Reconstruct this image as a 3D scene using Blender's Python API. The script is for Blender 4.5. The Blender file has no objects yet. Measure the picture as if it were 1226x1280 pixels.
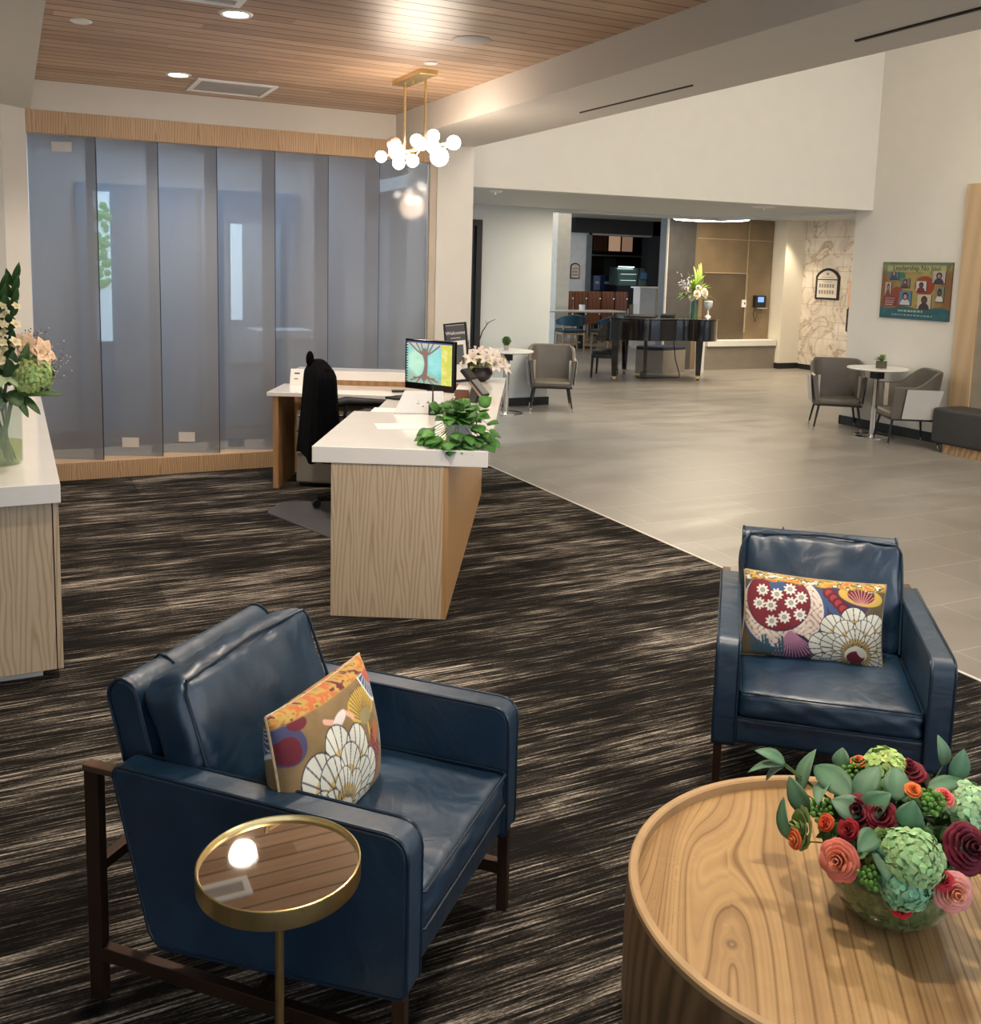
import bpy, math, random
import numpy as np
from mathutils import Vector, Matrix
random.seed(7); RNG = np.random.default_rng(5)
S = bpy.context.scene
COL = S.collection
PI = math.pi

# ------------------------------------------------------------------ materials
def _new(name):
    m = bpy.data.materials.new(name); m.use_nodes = True
    nt = m.node_tree; b = nt.nodes['Principled BSDF']
    return m, nt, b
def lk(nt, a, b): nt.links.new(a, b)
def coords(nt, scale=(1,1,1), rot=(0,0,0), kind='Object'):
    tc = nt.nodes.new('ShaderNodeTexCoord'); mp = nt.nodes.new('ShaderNodeMapping')
    mp.inputs['Scale'].default_value = scale; mp.inputs['Rotation'].default_value = rot
    lk(nt, tc.outputs[kind], mp.inputs['Vector']); return mp.outputs['Vector']
def noise(nt, vec, scale=5, detail=4, rough=.5, dist=0):
    n = nt.nodes.new('ShaderNodeTexNoise'); n.inputs['Scale'].default_value = scale
    n.inputs['Detail'].default_value = detail; n.inputs['Roughness'].default_value = rough
    n.inputs['Distortion'].default_value = dist
    lk(nt, vec, n.inputs['Vector']); return n.outputs['Fac']
def ramp(nt, fac, stops, interp='LINEAR'):
    r = nt.nodes.new('ShaderNodeValToRGB'); e = r.color_ramp.elements; r.color_ramp.interpolation = interp
    while len(e) < len(stops): e.new(.5)
    for i, (p, c) in enumerate(stops):
        e[i].position = p; e[i].color = (c[0], c[1], c[2], 1)
    lk(nt, fac, r.inputs['Fac']); return r.outputs['Color']
def mathn(nt, op, a, b=None, c=None):
    n = nt.nodes.new('ShaderNodeMath'); n.operation = op
    for i, x in enumerate((a, b, c)):
        if x is None: continue
        if isinstance(x, (int, float)): n.inputs[i].default_value = x
        else: lk(nt, x, n.inputs[i])
    return n.outputs[0]
def mixc(nt, fac, a, b, mode='MIX'):
    n = nt.nodes.new('ShaderNodeMix'); n.data_type = 'RGBA'; n.blend_type = mode
    for k, x in ((0, fac), (6, a), (7, b)):
        if isinstance(x, (int, float)): n.inputs[k].default_value = x
        elif isinstance(x, tuple): n.inputs[k].default_value = (*x[:3], 1)
        else: lk(nt, x, n.inputs[k])
    return n.outputs[2]
def bump(nt, b, h, strength=.2, dist=.01):
    n = nt.nodes.new('ShaderNodeBump'); n.inputs['Strength'].default_value = strength
    n.inputs['Distance'].default_value = dist
    lk(nt, h, n.inputs['Height']); lk(nt, n.outputs['Normal'], b.inputs['Normal'])
def M(name, col, rough=.5, metal=0, var=.06, vs=6, spec=.5, bmp=0, coat=0, sheen=0):
    m, nt, b = _new(name); v = coords(nt)
    f = noise(nt, v, vs, 3)
    lo = tuple(max(0, c*(1-var)) for c in col); hi = tuple(min(1, c*(1+var)) for c in col)
    lk(nt, ramp(nt, f, [(.3, lo), (.7, hi)]), b.inputs['Base Color'])
    b.inputs['Roughness'].default_value = rough; b.inputs['Metallic'].default_value = metal
    b.inputs['Specular IOR Level'].default_value = spec; b.inputs['Coat Weight'].default_value = coat
    b.inputs['Sheen Weight'].default_value = sheen
    if bmp: bump(nt, b, noise(nt, v, vs*12, 4), bmp, .004)
    return m
def EM(name, col, strength):
    m, nt, b = _new(name)
    b.inputs['Base Color'].default_value = (*col, 1)
    b.inputs['Emission Color'].default_value = (*col, 1); b.inputs['Emission Strength'].default_value = strength
    return m
def wood(name, c1, c2, scale=9, axis='Z', rough=.45, dist=5, rings=False, fine=.25, stretch=.08):
    # grain runs along the named axis
    m, nt, b = _new(name)
    sc = {'X': (stretch,1,1), 'Y': (1,stretch,1), 'Z': (1,1,stretch)}[axis]
    v = coords(nt, sc)
    w = nt.nodes.new('ShaderNodeTexWave'); w.wave_type = 'BANDS'; w.bands_direction = 'DIAGONAL'
    w.inputs['Scale'].default_value = scale; w.inputs['Distortion'].default_value = dist
    w.inputs['Detail'].default_value = 2; w.inputs['Detail Scale'].default_value = 1.2
    lk(nt, v, w.inputs['Vector'])
    n = noise(nt, v, 60, 3, .6); n2 = noise(nt, v, 2.5, 2)
    f = mathn(nt, 'ADD', mathn(nt, 'MULTIPLY', w.outputs['Fac'], .55), mathn(nt, 'MULTIPLY', n, fine))
    f = mathn(nt, 'ADD', f, mathn(nt, 'MULTIPLY', n2, .35))
    lk(nt, ramp(nt, f, [(.2, c2), (.85, c1)]), b.inputs['Base Color'])
    b.inputs['Roughness'].default_value = rough
    bump(nt, b, f, .08, .003)
    return m
def vcol(name, rough=.7, bmp=0, spec=.4, sheen=0, coat=0, trans=0):
    m, nt, b = _new(name)
    a = nt.nodes.new('ShaderNodeVertexColor'); a.layer_name = 'Col'
    f = noise(nt, coords(nt), 25, 2)
    c = mixc(nt, .25, a.outputs['Color'], mixc(nt, 1.0, a.outputs['Color'], ramp(nt, f, [(.3, (.7,.7,.7)), (.7, (1,1,1))]), 'MULTIPLY'))
    lk(nt, c, b.inputs['Base Color'])
    b.inputs['Roughness'].default_value = rough; b.inputs['Specular IOR Level'].default_value = spec
    b.inputs['Sheen Weight'].default_value = sheen; b.inputs['Coat Weight'].default_value = coat
    if bmp: bump(nt, b, noise(nt, coords(nt), 500, 2), bmp, .002)
    return m

OAK1, OAK2 = (.56,.40,.24), (.40,.265,.145)
m_paint = M('painted_wall', (.74,.71,.65), .75, var=.015)
m_paint_cool = M('painted_wall_grey', (.60,.61,.58), .75, var=.015)
m_soffit = M('soffit_paint', (.66,.63,.58), .8, var=.01)
def flame_veneer(name, c1, c2, leafw=.115, off=0):
    # flat-cut veneer: side by side leaves, each with nested flame grain
    m, nt, b = _new(name); tc = nt.nodes.new('ShaderNodeTexCoord'); sp = nt.nodes.new('ShaderNodeSeparateXYZ'); lk(nt, tc.outputs['Object'], sp.inputs[0])
    n1 = noise(nt, coords(nt, (5,5,1.1)), 1.6, 3, .6); n2 = noise(nt, coords(nt, (1,1,.05)), 90, 2, .6); n3 = noise(nt, coords(nt, (2,2,.6)), 1.0, 2)
    x = mathn(nt, 'ADD', mathn(nt, 'ADD', sp.outputs[0], sp.outputs[1]), mathn(nt, 'MULTIPLY', mathn(nt, 'SUBTRACT', n1, .5), .05))
    fr = mathn(nt, 'SUBTRACT', mathn(nt, 'FRACT', mathn(nt, 'DIVIDE', mathn(nt, 'ADD', x, off), leafw)), .5); dx = mathn(nt, 'MULTIPLY', fr, leafw)
    rr_ = mathn(nt, 'SQRT', mathn(nt, 'ADD', mathn(nt, 'MULTIPLY', dx, dx), .00012))
    ph = mathn(nt, 'ADD', mathn(nt, 'MULTIPLY', rr_, 190), mathn(nt, 'MULTIPLY', sp.outputs[2], 9.0))
    ph = mathn(nt, 'ADD', ph, mathn(nt, 'ADD', mathn(nt, 'MULTIPLY', n1, 4.0), mathn(nt, 'MULTIPLY', n3, 7.0)))
    sn = mathn(nt, 'POWER', mathn(nt, 'ABSOLUTE', mathn(nt, 'SINE', ph)), 5.0)
    f = mathn(nt, 'ADD', mathn(nt, 'MULTIPLY', sn, -.42), mathn(nt, 'ADD', mathn(nt, 'MULTIPLY', n2, .35), .55))
    lk(nt, ramp(nt, f, [(.15, c2), (.75, c1)]), b.inputs['Base Color']); b.inputs['Roughness'].default_value = .42
    return m
m_oak = flame_veneer('oak_veneer', (.60,.475,.335), (.40,.285,.175))
m_oak_x = wood('oak_veneer_cross', (.60,.40,.22), (.36,.20,.09), 11, 'Z', .42, 6, stretch=.35)
m_oak_base = flame_veneer('oak_plinth', (.64,.44,.26), (.38,.23,.12), .30)
m_oak_dark = wood('oak_end_panel', (.50,.29,.13), (.38,.21,.09), 9, 'Z', .45, 3)
m_quartz = M('white_quartz', (.90,.87,.83), .12, var=.02, coat=.3)
m_brass = M('brushed_brass', (.78,.60,.28), .28, 1, var=.08, vs=30)
m_bronze = M('dark_bronze', (.075,.042,.028), .42, .75, var=.1)
m_black = M('matte_black', (.012,.012,.013), .5, var=.1)
m_blackgloss = M('gloss_black', (.006,.006,.007), .08, var=.1, coat=.5)
m_blackfab = M('black_fabric', (.0035,.0035,.0045), 1.0, var=.3, vs=40, spec=.05, bmp=.3)
m_darkwall = M('black_wall', (.018,.018,.02), .7, var=.1)
m_grey_vinyl = M('grey_vinyl', (.125,.108,.09), .42, var=.06)
m_lgrey = M('light_grey_vinyl', (.50,.48,.46), .5, var=.04)
m_dgrey = M('charcoal_vinyl', (.045,.045,.045), .55, var=.08)
m_chrome = M('chrome', (.75,.73,.70), .15, 1)
m_marbletop = M('pale_table_top', (.78,.76,.72), .25, var=.04)
m_white = M('white_plastic', (.80,.80,.80), .35, var=.02)
m_paper = M('white_paper', (.82,.81,.78), .8, var=.02)
m_grey_metal = M('grey_metal', (.34,.32,.28), .45, .3, var=.03)
m_bluechair = M('teal_vinyl', (.010,.055,.085), .4, var=.1)
m_brownchair = wood('brown_chair_back', (.26,.10,.045), (.17,.06,.025), 6, 'Z', .4)
m_beech = wood('beech_leg', (.50,.33,.18), (.38,.24,.12), 8, 'Z', .45)
m_terracotta = M('walnut_box', (.25,.09,.04), .5)
m_glass_tint, nt, b = _new('clear_glass')
b.inputs['Base Color'].default_value = (.93,.97,.95,1); b.inputs['Roughness'].default_value = .02
b.inputs['Roughness'].default_value = .03; b.inputs['Base Color'].default_value = (.55,.60,.56,1)
t__ = nt.nodes.new('ShaderNodeBsdfTransparent'); t__.inputs['Color'].default_value = (.95,.98,.96,1); x__ = nt.nodes.new('ShaderNodeMixShader'); x__.inputs['Fac'].default_value = .86
lk(nt, b.outputs[0], x__.inputs[1]); lk(nt, t__.outputs[0], x__.inputs[2]); lk(nt, x__.outputs[0], nt.nodes['Material Output'].inputs['Surface'])
m_water, nt, b = _new('vase_water')
b.inputs['Base Color'].default_value = (.75,.80,.45,1); b.inputs['Roughness'].default_value = .03
b.inputs['Base Color'].default_value = (.45,.50,.22,1)
t__ = nt.nodes.new('ShaderNodeBsdfTransparent'); t__.inputs['Color'].default_value = (.86,.90,.60,1); x__ = nt.nodes.new('ShaderNodeMixShader'); x__.inputs['Fac'].default_value = .72
lk(nt, b.outputs[0], x__.inputs[1]); lk(nt, t__.outputs[0], x__.inputs[2]); lk(nt, x__.outputs[0], nt.nodes['Material Output'].inputs['Surface'])

def smoked():
    m, nt, b = _new('smoked_film_glass'); out = nt.nodes['Material Output']
    b.inputs['Roughness'].default_value = .07
    b.inputs['Specular IOR Level'].default_value = .55
    f = noise(nt, coords(nt, (.6,.6,.3)), 1.2, 1)
    lk(nt, ramp(nt, f, [(.3, (.30,.305,.33)), (.7, (.34,.355,.39))]), b.inputs['Base Color'])
    t = nt.nodes.new('ShaderNodeBsdfTransparent'); t.inputs['Color'].default_value = (.84,.89,.95,1)
    mx = nt.nodes.new('ShaderNodeMixShader'); mx.inputs['Fac'].default_value = .40
    lk(nt, b.outputs[0], mx.inputs[1]); lk(nt, t.outputs[0], mx.inputs[2]); lk(nt, mx.outputs[0], out.inputs['Surface'])
    return m
m_smoked = smoked()

def leather():
    m, nt, b = _new('navy_leather'); v = coords(nt)
    f = noise(nt, v, 3.2, 5, .62, .8); f2 = noise(nt, v, 11, 4, .6)
    f = mathn(nt, 'ADD', mathn(nt, 'MULTIPLY', f, .7), mathn(nt, 'MULTIPLY', f2, .3))
    lk(nt, ramp(nt, f, [(.28, (.003,.016,.038)), (.5, (.004,.028,.064)), (.64, (.011,.043,.086)), (.78, (.058,.060,.078))]), b.inputs['Base Color'])
    lk(nt, ramp(nt, f, [(.3, (.34,.34,.34)), (.75, (.50,.50,.50))]), b.inputs['Roughness'])
    b.inputs['Specular IOR Level'].default_value = .9; b.inputs['Coat Weight'].default_value = .12; b.inputs['Coat Roughness'].default_value = .3
    h = mathn(nt, 'ADD', mathn(nt, 'MULTIPLY', noise(nt, v, 7, 2, .5, 1.5), 1.0), mathn(nt, 'MULTIPLY', noise(nt, v, 240, 2), .04))
    bump(nt, b, h, .28, .02)
    return m
m_leather = leather()
m_piping = M('navy_leather_piping', (.008,.022,.044), .32, var=.1)

def carpet():
    m, nt, b = _new('striated_carpet')
    v = coords(nt, (1,1,1))
    sep = nt.nodes.new('ShaderNodeSeparateXYZ'); lk(nt, v, sep.inputs[0])
    # carpet tiles: 1.0 x 0.5 m blocks with their own tone offset
    ty = mathn(nt, 'FLOOR', mathn(nt, 'DIVIDE', sep.outputs[1], .5))
    tx = mathn(nt, 'FLOOR', mathn(nt, 'ADD', mathn(nt, 'DIVIDE', sep.outputs[0], .92), mathn(nt, 'MULTIPLY', ty, .37)))
    cb = nt.nodes.new('ShaderNodeCombineXYZ'); lk(nt, tx, cb.inputs[0]); lk(nt, ty, cb.inputs[1])
    wn = nt.nodes.new('ShaderNodeTexWhiteNoise'); wn.noise_dimensions = '2D'; lk(nt, cb.outputs[0], wn.inputs['Vector'])
    off = nt.nodes.new('ShaderNodeVectorMath'); off.operation = 'SCALE'; lk(nt, wn.outputs['Color'], off.inputs[0]); off.inputs['Scale'].default_value = 0.0
    ad = nt.nodes.new('ShaderNodeVectorMath'); ad.operation = 'ADD'; lk(nt, v, ad.inputs[0]); lk(nt, off.outputs[0], ad.inputs[1])
    def st(sx, sy, sc, det, ro=.6):
        mp = nt.nodes.new('ShaderNodeMapping'); mp.inputs['Scale'].default_value = (sx, sy, 1)
        lk(nt, ad.outputs[0], mp.inputs['Vector']); return noise(nt, mp.outputs[0], sc, det, ro, .15)
    fine = st(3.4, 108, 1, 4, .7); mid = st(1.3, 19, 1, 4, .65); big = st(.8, 3.4, 1, 3, .6); spk = st(90, 260, 1, 2, .6)
    f = mathn(nt, 'ADD', mathn(nt, 'MULTIPLY', fine, .95), mathn(nt, 'MULTIPLY', mid, .50))
    f = mathn(nt, 'ADD', f, mathn(nt, 'MULTIPLY', big, .46))
    f = mathn(nt, 'ADD', f, mathn(nt, 'MULTIPLY', spk, .22))
    f = mathn(nt, 'ADD', f, mathn(nt, 'MULTIPLY', wn.outputs['Value'], .05))
    c = ramp(nt, f, [(.0, (.006,.0055,.006)), (.745, (.010,.009,.0085)), (.80, (.030,.026,.022)), (.865, (.078,.067,.056)), (.91, (.20,.175,.148)), (.99, (.52,.46,.39))])
    # the ramp only covers 0-1, so squeeze the sum
    for l in list(nt.links):
        if l.to_node.type == 'VALTORGB' and l.to_node.outputs[0] == c: nt.links.remove(l)
    lk(nt, mathn(nt, 'MULTIPLY_ADD', mathn(nt, 'SUBTRACT', f, 1.09), 1.03, .788), c.node.inputs['Fac'])
    lk(nt, c, b.inputs['Base Color']); b.inputs['Roughness'].default_value = 1; b.inputs['Specular IOR Level'].default_value = .1
    bump(nt, b, spk, .6, .006)
    return m
m_carpet = carpet()

def tilefloor():
    m, nt, b = _new('grey_porcelain_tile'); v = coords(nt, (1,1,1), (0,0,0))
    br = nt.nodes.new('ShaderNodeTexBrick'); lk(nt, v, br.inputs['Vector'])
    br.offset = .5; br.inputs['Scale'].default_value = 1
    br.inputs['Brick Width'].default_value = .92; br.inputs['Row Height'].default_value = .46
    br.inputs['Mortar Size'].default_value = .006; br.inputs['Mortar Smooth'].default_value = .8
    br.inputs['Color1'].default_value = (.262,.240,.212,1); br.inputs['Color2'].default_value = (.292,.268,.236,1); br.inputs['Mortar'].default_value = (.42,.39,.35,1)
    n = noise(nt, coords(nt, (1,2.6,1)), 1.5, 4, .5, .4)
    c = mixc(nt, 1.0, br.outputs['Color'], ramp(nt, n, [(.36, (.86,.85,.84)), (.64, (1,1,1))]), 'MULTIPLY')
    lk(nt, c, b.inputs['Base Color']); lk(nt, ramp(nt, n, [(.3, (.28,.28,.28)), (.7, (.38,.38,.38))]), b.inputs['Roughness'])
    b.inputs['Specular IOR Level'].default_value = .55
    return m
m_tile = tilefloor()

def plank():
    m, nt, b = _new('ceiling_planks'); v = coords(nt)
    sep = nt.nodes.new('ShaderNodeSeparateXYZ'); lk(nt, v, sep.inputs[0])
    row = mathn(nt, 'DIVIDE', sep.outputs[1], .118); ri = mathn(nt, 'FLOOR', row); fr = mathn(nt, 'FRACT', row)
    seg = mathn(nt, 'FLOOR', mathn(nt, 'ADD', mathn(nt, 'DIVIDE', sep.outputs[0], 1.7), mathn(nt, 'MULTIPLY', ri, .41)))
    cb = nt.nodes.new('ShaderNodeCombineXYZ'); lk(nt, ri, cb.inputs[0]); lk(nt, seg, cb.inputs[1])
    wn = nt.nodes.new('ShaderNodeTexWhiteNoise'); wn.noise_dimensions = '2D'; lk(nt, cb.outputs[0], wn.inputs['Vector'])
    off = nt.nodes.new('ShaderNodeVectorMath'); off.operation = 'MULTIPLY_ADD'
    lk(nt, wn.outputs['Color'], off.inputs[0]); off.inputs[1].default_value = (7,7,7); lk(nt, v, off.inputs[2])
    mp = nt.nodes.new('ShaderNodeMapping'); mp.inputs['Scale'].default_value = (.5, 9, 1); lk(nt, off.outputs[0], mp.inputs['Vector'])
    g = noise(nt, mp.outputs[0], 3.0, 4, .6, .8); g2 = noise(nt, mp.outputs[0], 14, 2, .6)
    f = mathn(nt, 'ADD', mathn(nt, 'MULTIPLY', g, .55), mathn(nt, 'MULTIPLY', wn.outputs['Value'], .30))
    f = mathn(nt, 'ADD', f, mathn(nt, 'MULTIPLY', g2, .2))
    c = ramp(nt, f, [(.25, (.29,.165,.095)), (.52, (.46,.295,.185)), (.8, (.62,.44,.29))])
    gap = ramp(nt, fr, [(0, (.08,.08,.08)), (.06, (.10,.10,.10)), (.10, (1,1,1)), (1, (1,1,1))])
    lk(nt, mixc(nt, 1.0, c, gap, 'MULTIPLY'), b.inputs['Base Color'])
    b.inputs['Roughness'].default_value = .38; bump(nt, b, gap, .5, .01)
    return m
m_plank = plank()

def stonetile(name, c1, c2, w, h, mortar, vein=None, rough=.4, axis='XZ'):
    m, nt, b = _new(name)
    tc = nt.nodes.new('ShaderNodeTexCoord'); sp = nt.nodes.new('ShaderNodeSeparateXYZ'); cb = nt.nodes.new('ShaderNodeCombineXYZ')
    lk(nt, tc.outputs['Object'], sp.inputs[0]); lk(nt, sp.outputs[0 if axis[0] == 'X' else 1], cb.inputs[0]); lk(nt, sp.outputs[2], cb.inputs[1])
    br = nt.nodes.new('ShaderNodeTexBrick'); lk(nt, cb.outputs[0], br.inputs['Vector']); br.offset = .5
    br.inputs['Scale'].default_value = 1; br.inputs['Brick Width'].default_value = w; br.inputs['Row Height'].default_value = h
    br.inputs['Mortar Size'].default_value = .005
    br.inputs['Color1'].default_value = (*c1, 1); br.inputs['Color2'].default_value = (*c2, 1); br.inputs['Mortar'].default_value = (*mortar, 1)
    n = noise(nt, tc.outputs['Object'], 2.2, 6, .65, .6)
    c = mixc(nt, .7, br.outputs['Color'], mixc(nt, 1.0, br.outputs['Color'], ramp(nt, n, [(.3, (.65,.65,.65)), (.7, (1.2,1.2,1.2))]), 'MULTIPLY'))
    if vein:
        mp = nt.nodes.new('ShaderNodeMapping'); mp.inputs['Rotation'].default_value = (.8,.3,.2); lk(nt, tc.outputs['Object'], mp.inputs['Vector'])
        k = noise(nt, mp.outputs[0], 1.7, 5, .55, 1.4)
        d = mathn(nt, 'ABSOLUTE', mathn(nt, 'SUBTRACT', k, .5))
        c = mixc(nt, ramp(nt, d, [(0, (.85,.85,.85)), (.022, (.15,.15,.15)), (.06, (0,0,0))]), c, vein)
    lk(nt, c, b.inputs['Base Color']); b.inputs['Roughness'].default_value = rough
    return m
m_browntile = M('bronze_wall_tile', (.215,.155,.09), .4, var=.16, vs=2.5)
m_greytile = stonetile('dark_grey_wall_tile', (.085,.08,.075), (.075,.07,.068), 1.2, 1.2, (.06,.06,.06))
m_niche = M('dark_bronze_niche_tile', (.105,.076,.048), .4, var=.15, vs=2.5)
m_marble = stonetile('veined_marble_tile', (.72,.64,.54), (.76,.69,.60), .44, .285, (.50,.43,.35), vein=(.33,.24,.17), axis='YZ')

# ------------------------------------------------------------------ mesh builder
class MB:
    def __init__(s): s.v = []; s.f = []; s.c = []; s.usec = False
    def add(s, vs, fs, col=None):
        n = len(s.v); s.v += [tuple(p) for p in vs]; s.f += [tuple(i+n for i in f) for f in fs]
        if col is not None: s.usec = True
        if col is None: s.c += [(1,1,1)]*len(vs)
        elif isinstance(col, tuple): s.c += [col]*len(vs)
        else: s.c += [tuple(c) for c in col]
        return s
    def box(s, x0, x1, y0, y1, z0, z1, T=None, col=None):
        vs = [(x,y,z) for z in (z0,z1) for y in (y0,y1) for x in (x0,x1)]
        if T is not None: vs = [T @ Vector(p) for p in vs]
        return s.add(vs, [(0,2,3,1),(4,5,7,6),(0,1,5,4),(2,6,7,3),(0,4,6,2),(1,3,7,5)], col)
    def prism(s, poly, a0, a1, plane='XY', col=None):
        # poly in the plane, extruded along the remaining axis
        def P(p, a):
            return {'XY': (p[0],p[1],a), 'YZ': (a,p[0],p[1]), 'XZ': (p[0],a,p[1])}[plane]
        n = len(poly); vs = [P(p,a0) for p in poly] + [P(p,a1) for p in poly]
        fs = [tuple(range(n))[::-1], tuple(range(n,2*n))] + [(i,(i+1)%n,n+(i+1)%n,n+i) for i in range(n)]
        if plane == 'XZ': fs = [f[::-1] for f in fs]
        return s.add(vs, fs, col)
    def tube(s, pts, r, seg=8, closed=False, col=None, caps=True):
        pts = [Vector(p) for p in pts]; n = len(pts); rr = r if isinstance(r, (list,tuple)) else [r]*n
        ref = None; rings = []
        for i in range(n):
            a = pts[(i-1)%n] if (closed or i > 0) else pts[i]; b_ = pts[(i+1)%n] if (closed or i < n-1) else pts[i]
            t = (b_-a).normalized() if (b_-a).length > 1e-9 else Vector((0,0,1))
            if ref is None: ref = Vector((0,0,1)) if abs(t.z) < .9 else Vector((1,0,0))
            x = ref - t*ref.dot(t)
            if x.length < 1e-4: x = t.orthogonal()
            x.normalize(); y = t.cross(x); ref = x
            rings.append([pts[i] + (x*math.cos(2*PI*k/seg) + y*math.sin(2*PI*k/seg))*rr[i] for k in range(seg)])
        vs = [p for g in rings for p in g]; fs = []
        for i in range(n if closed else n-1):
            j = (i+1) % n
            for k in range(seg): fs.append((i*seg+k, i*seg+(k+1)%seg, j*seg+(k+1)%seg, j*seg+k))
        if caps and not closed: fs += [tuple(range(seg))[::-1], tuple((n-1)*seg+k for k in range(seg))]
        return s.add(vs, fs, col)
    def lathe(s, prof, c=(0,0,0), seg=32, col=None, sx=1, sy=1):
        vs = []; fs = []; n = len(prof)
        for r, z in prof:
            for k in range(seg): a = 2*PI*k/seg; vs.append((c[0]+sx*r*math.cos(a), c[1]+sy*r*math.sin(a), c[2]+z))
        for i in range(n-1):
            for k in range(seg): fs.append((i*seg+k, i*seg+(k+1)%seg, (i+1)*seg+(k+1)%seg, (i+1)*seg+k))
        return s.add(vs, fs, col)
    def sphere(s, c, r, seg=10, rings=7, col=None, sc=(1,1,1)):
        vs = [(c[0],c[1],c[2]-r*sc[2])]
        for i in range(1, rings):
            ph = -PI/2 + PI*i/rings
            for k in range(seg):
                a = 2*PI*k/seg; vs.append((c[0]+r*sc[0]*math.cos(ph)*math.cos(a), c[1]+r*sc[1]*math.cos(ph)*math.sin(a), c[2]+r*sc[2]*math.sin(ph)))
        vs.append((c[0],c[1],c[2]+r*sc[2])); fs = []
        for k in range(seg): fs.append((0, 1+(k+1)%seg, 1+k))
        for i in range(rings-2):
            for k in range(seg): fs.append((1+i*seg+k, 1+i*seg+(k+1)%seg, 1+(i+1)*seg+(k+1)%seg, 1+(i+1)*seg+k))
        L = len(vs)-1
        for k in range(seg): fs.append((1+(rings-2)*seg+k, 1+(rings-2)*seg+(k+1)%seg, L))
        return s.add(vs, fs, col)
    def grid(s, P, col=None, flip=False):
        # P: 2D list of points
        r, c = len(P), len(P[0]); vs = [p for row in P for p in row]; fs = []
        for i in range(r-1):
            for j in range(c-1):
                f = (i*c+j, i*c+j+1, (i+1)*c+j+1, (i+1)*c+j); fs.append(f[::-1] if flip else f)
        return s.add(vs, fs, col)
    def xf(s, T):
        s.v = [tuple(T @ Vector(p)) for p in s.v]; return s

def link(o, parent=None):
    COL.objects.link(o)
    if parent is not None: o.parent = parent
    return o
def part(name, mb, mat, parent=None, smooth=None, bevel=0, seg=2, label=None, ang=.6, subd=0, solid=0):
    me = bpy.data.meshes.new(name); me.from_pydata(mb.v, [], mb.f); me.update()
    if mb.usec:
        ca = me.color_attributes.new('Col', 'FLOAT_COLOR', 'POINT')
        arr = np.ones((len(mb.v), 4), dtype=np.float32); arr[:, :3] = np.array(mb.c, dtype=np.float32)
        ca.data.foreach_set('color', arr.ravel())
    me.materials.append(mat)
    if smooth is not False and (smooth or bevel):
        me.polygons.foreach_set('use_smooth', [True]*len(me.polygons))
        if not bevel: me.set_sharp_from_angle(angle=ang if ang != .6 else .75)
    o = bpy.data.objects.new(name, me); link(o, parent)
    if solid:
        md = o.modifiers.new('s', 'SOLIDIFY'); md.thickness = solid; md.offset = 0
    if bevel:
        md = o.modifiers.new('b', 'BEVEL'); md.width = bevel; md.segments = seg; md.limit_method = 'ANGLE'; md.angle_limit = ang
        md.harden_normals = True
    if subd:
        md = o.modifiers.new('u', 'SUBSURF'); md.levels = subd; md.render_levels = subd
    if label: o['label'] = label
    return o
def tag(o, label=None, cat=None, group=None, kind=None):
    if label: o['label'] = label
    if cat: o['category'] = cat
    if group: o['group'] = group
    if kind: o['kind'] = kind
    return o
def thing(name, label, cat, loc=(0,0,0), rz=0, group=None):
    o = bpy.data.objects.new(name, None); o.empty_display_size = .1; COL.objects.link(o)
    o.location = loc; o.rotation_euler = (0,0,rz); return tag(o, label, cat, group)
def struct(name, mb, mat, bevel=0):
    return tag(part(name, mb, mat, None, bevel=bevel), kind='structure')
def dup(root, loc, rz, label, group=None):
    r = root.copy(); COL.objects.link(r); r.location = loc; r.rotation_euler = (0,0,rz); r['label'] = label
    if group: r['group'] = group
    for ch in list(root.children):
        c = ch.copy(); COL.objects.link(c); c.parent = r
        for g in list(ch.children):
            d = g.copy(); COL.objects.link(d); d.parent = c
    return r
def fillet(poly, r, n=5):
    out = []; N = len(poly)
    for i in range(N):
        p = Vector(poly[i]); a = Vector(poly[i-1]); b_ = Vector(poly[(i+1)%N])
        rr = r[i] if isinstance(r, (list,tuple)) else r
        if rr <= 0: out.append(tuple(p)); continue
        da = (a-p); db = (b_-p); rr = min(rr, da.length*.45, db.length*.45)
        p0 = p + da.normalized()*rr; p1 = p + db.normalized()*rr
        for k in range(n+1):
            t = k/n; out.append(tuple(p0*(1-t)**2 + p*2*t*(1-t) + p1*t*t))
    return out
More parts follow.
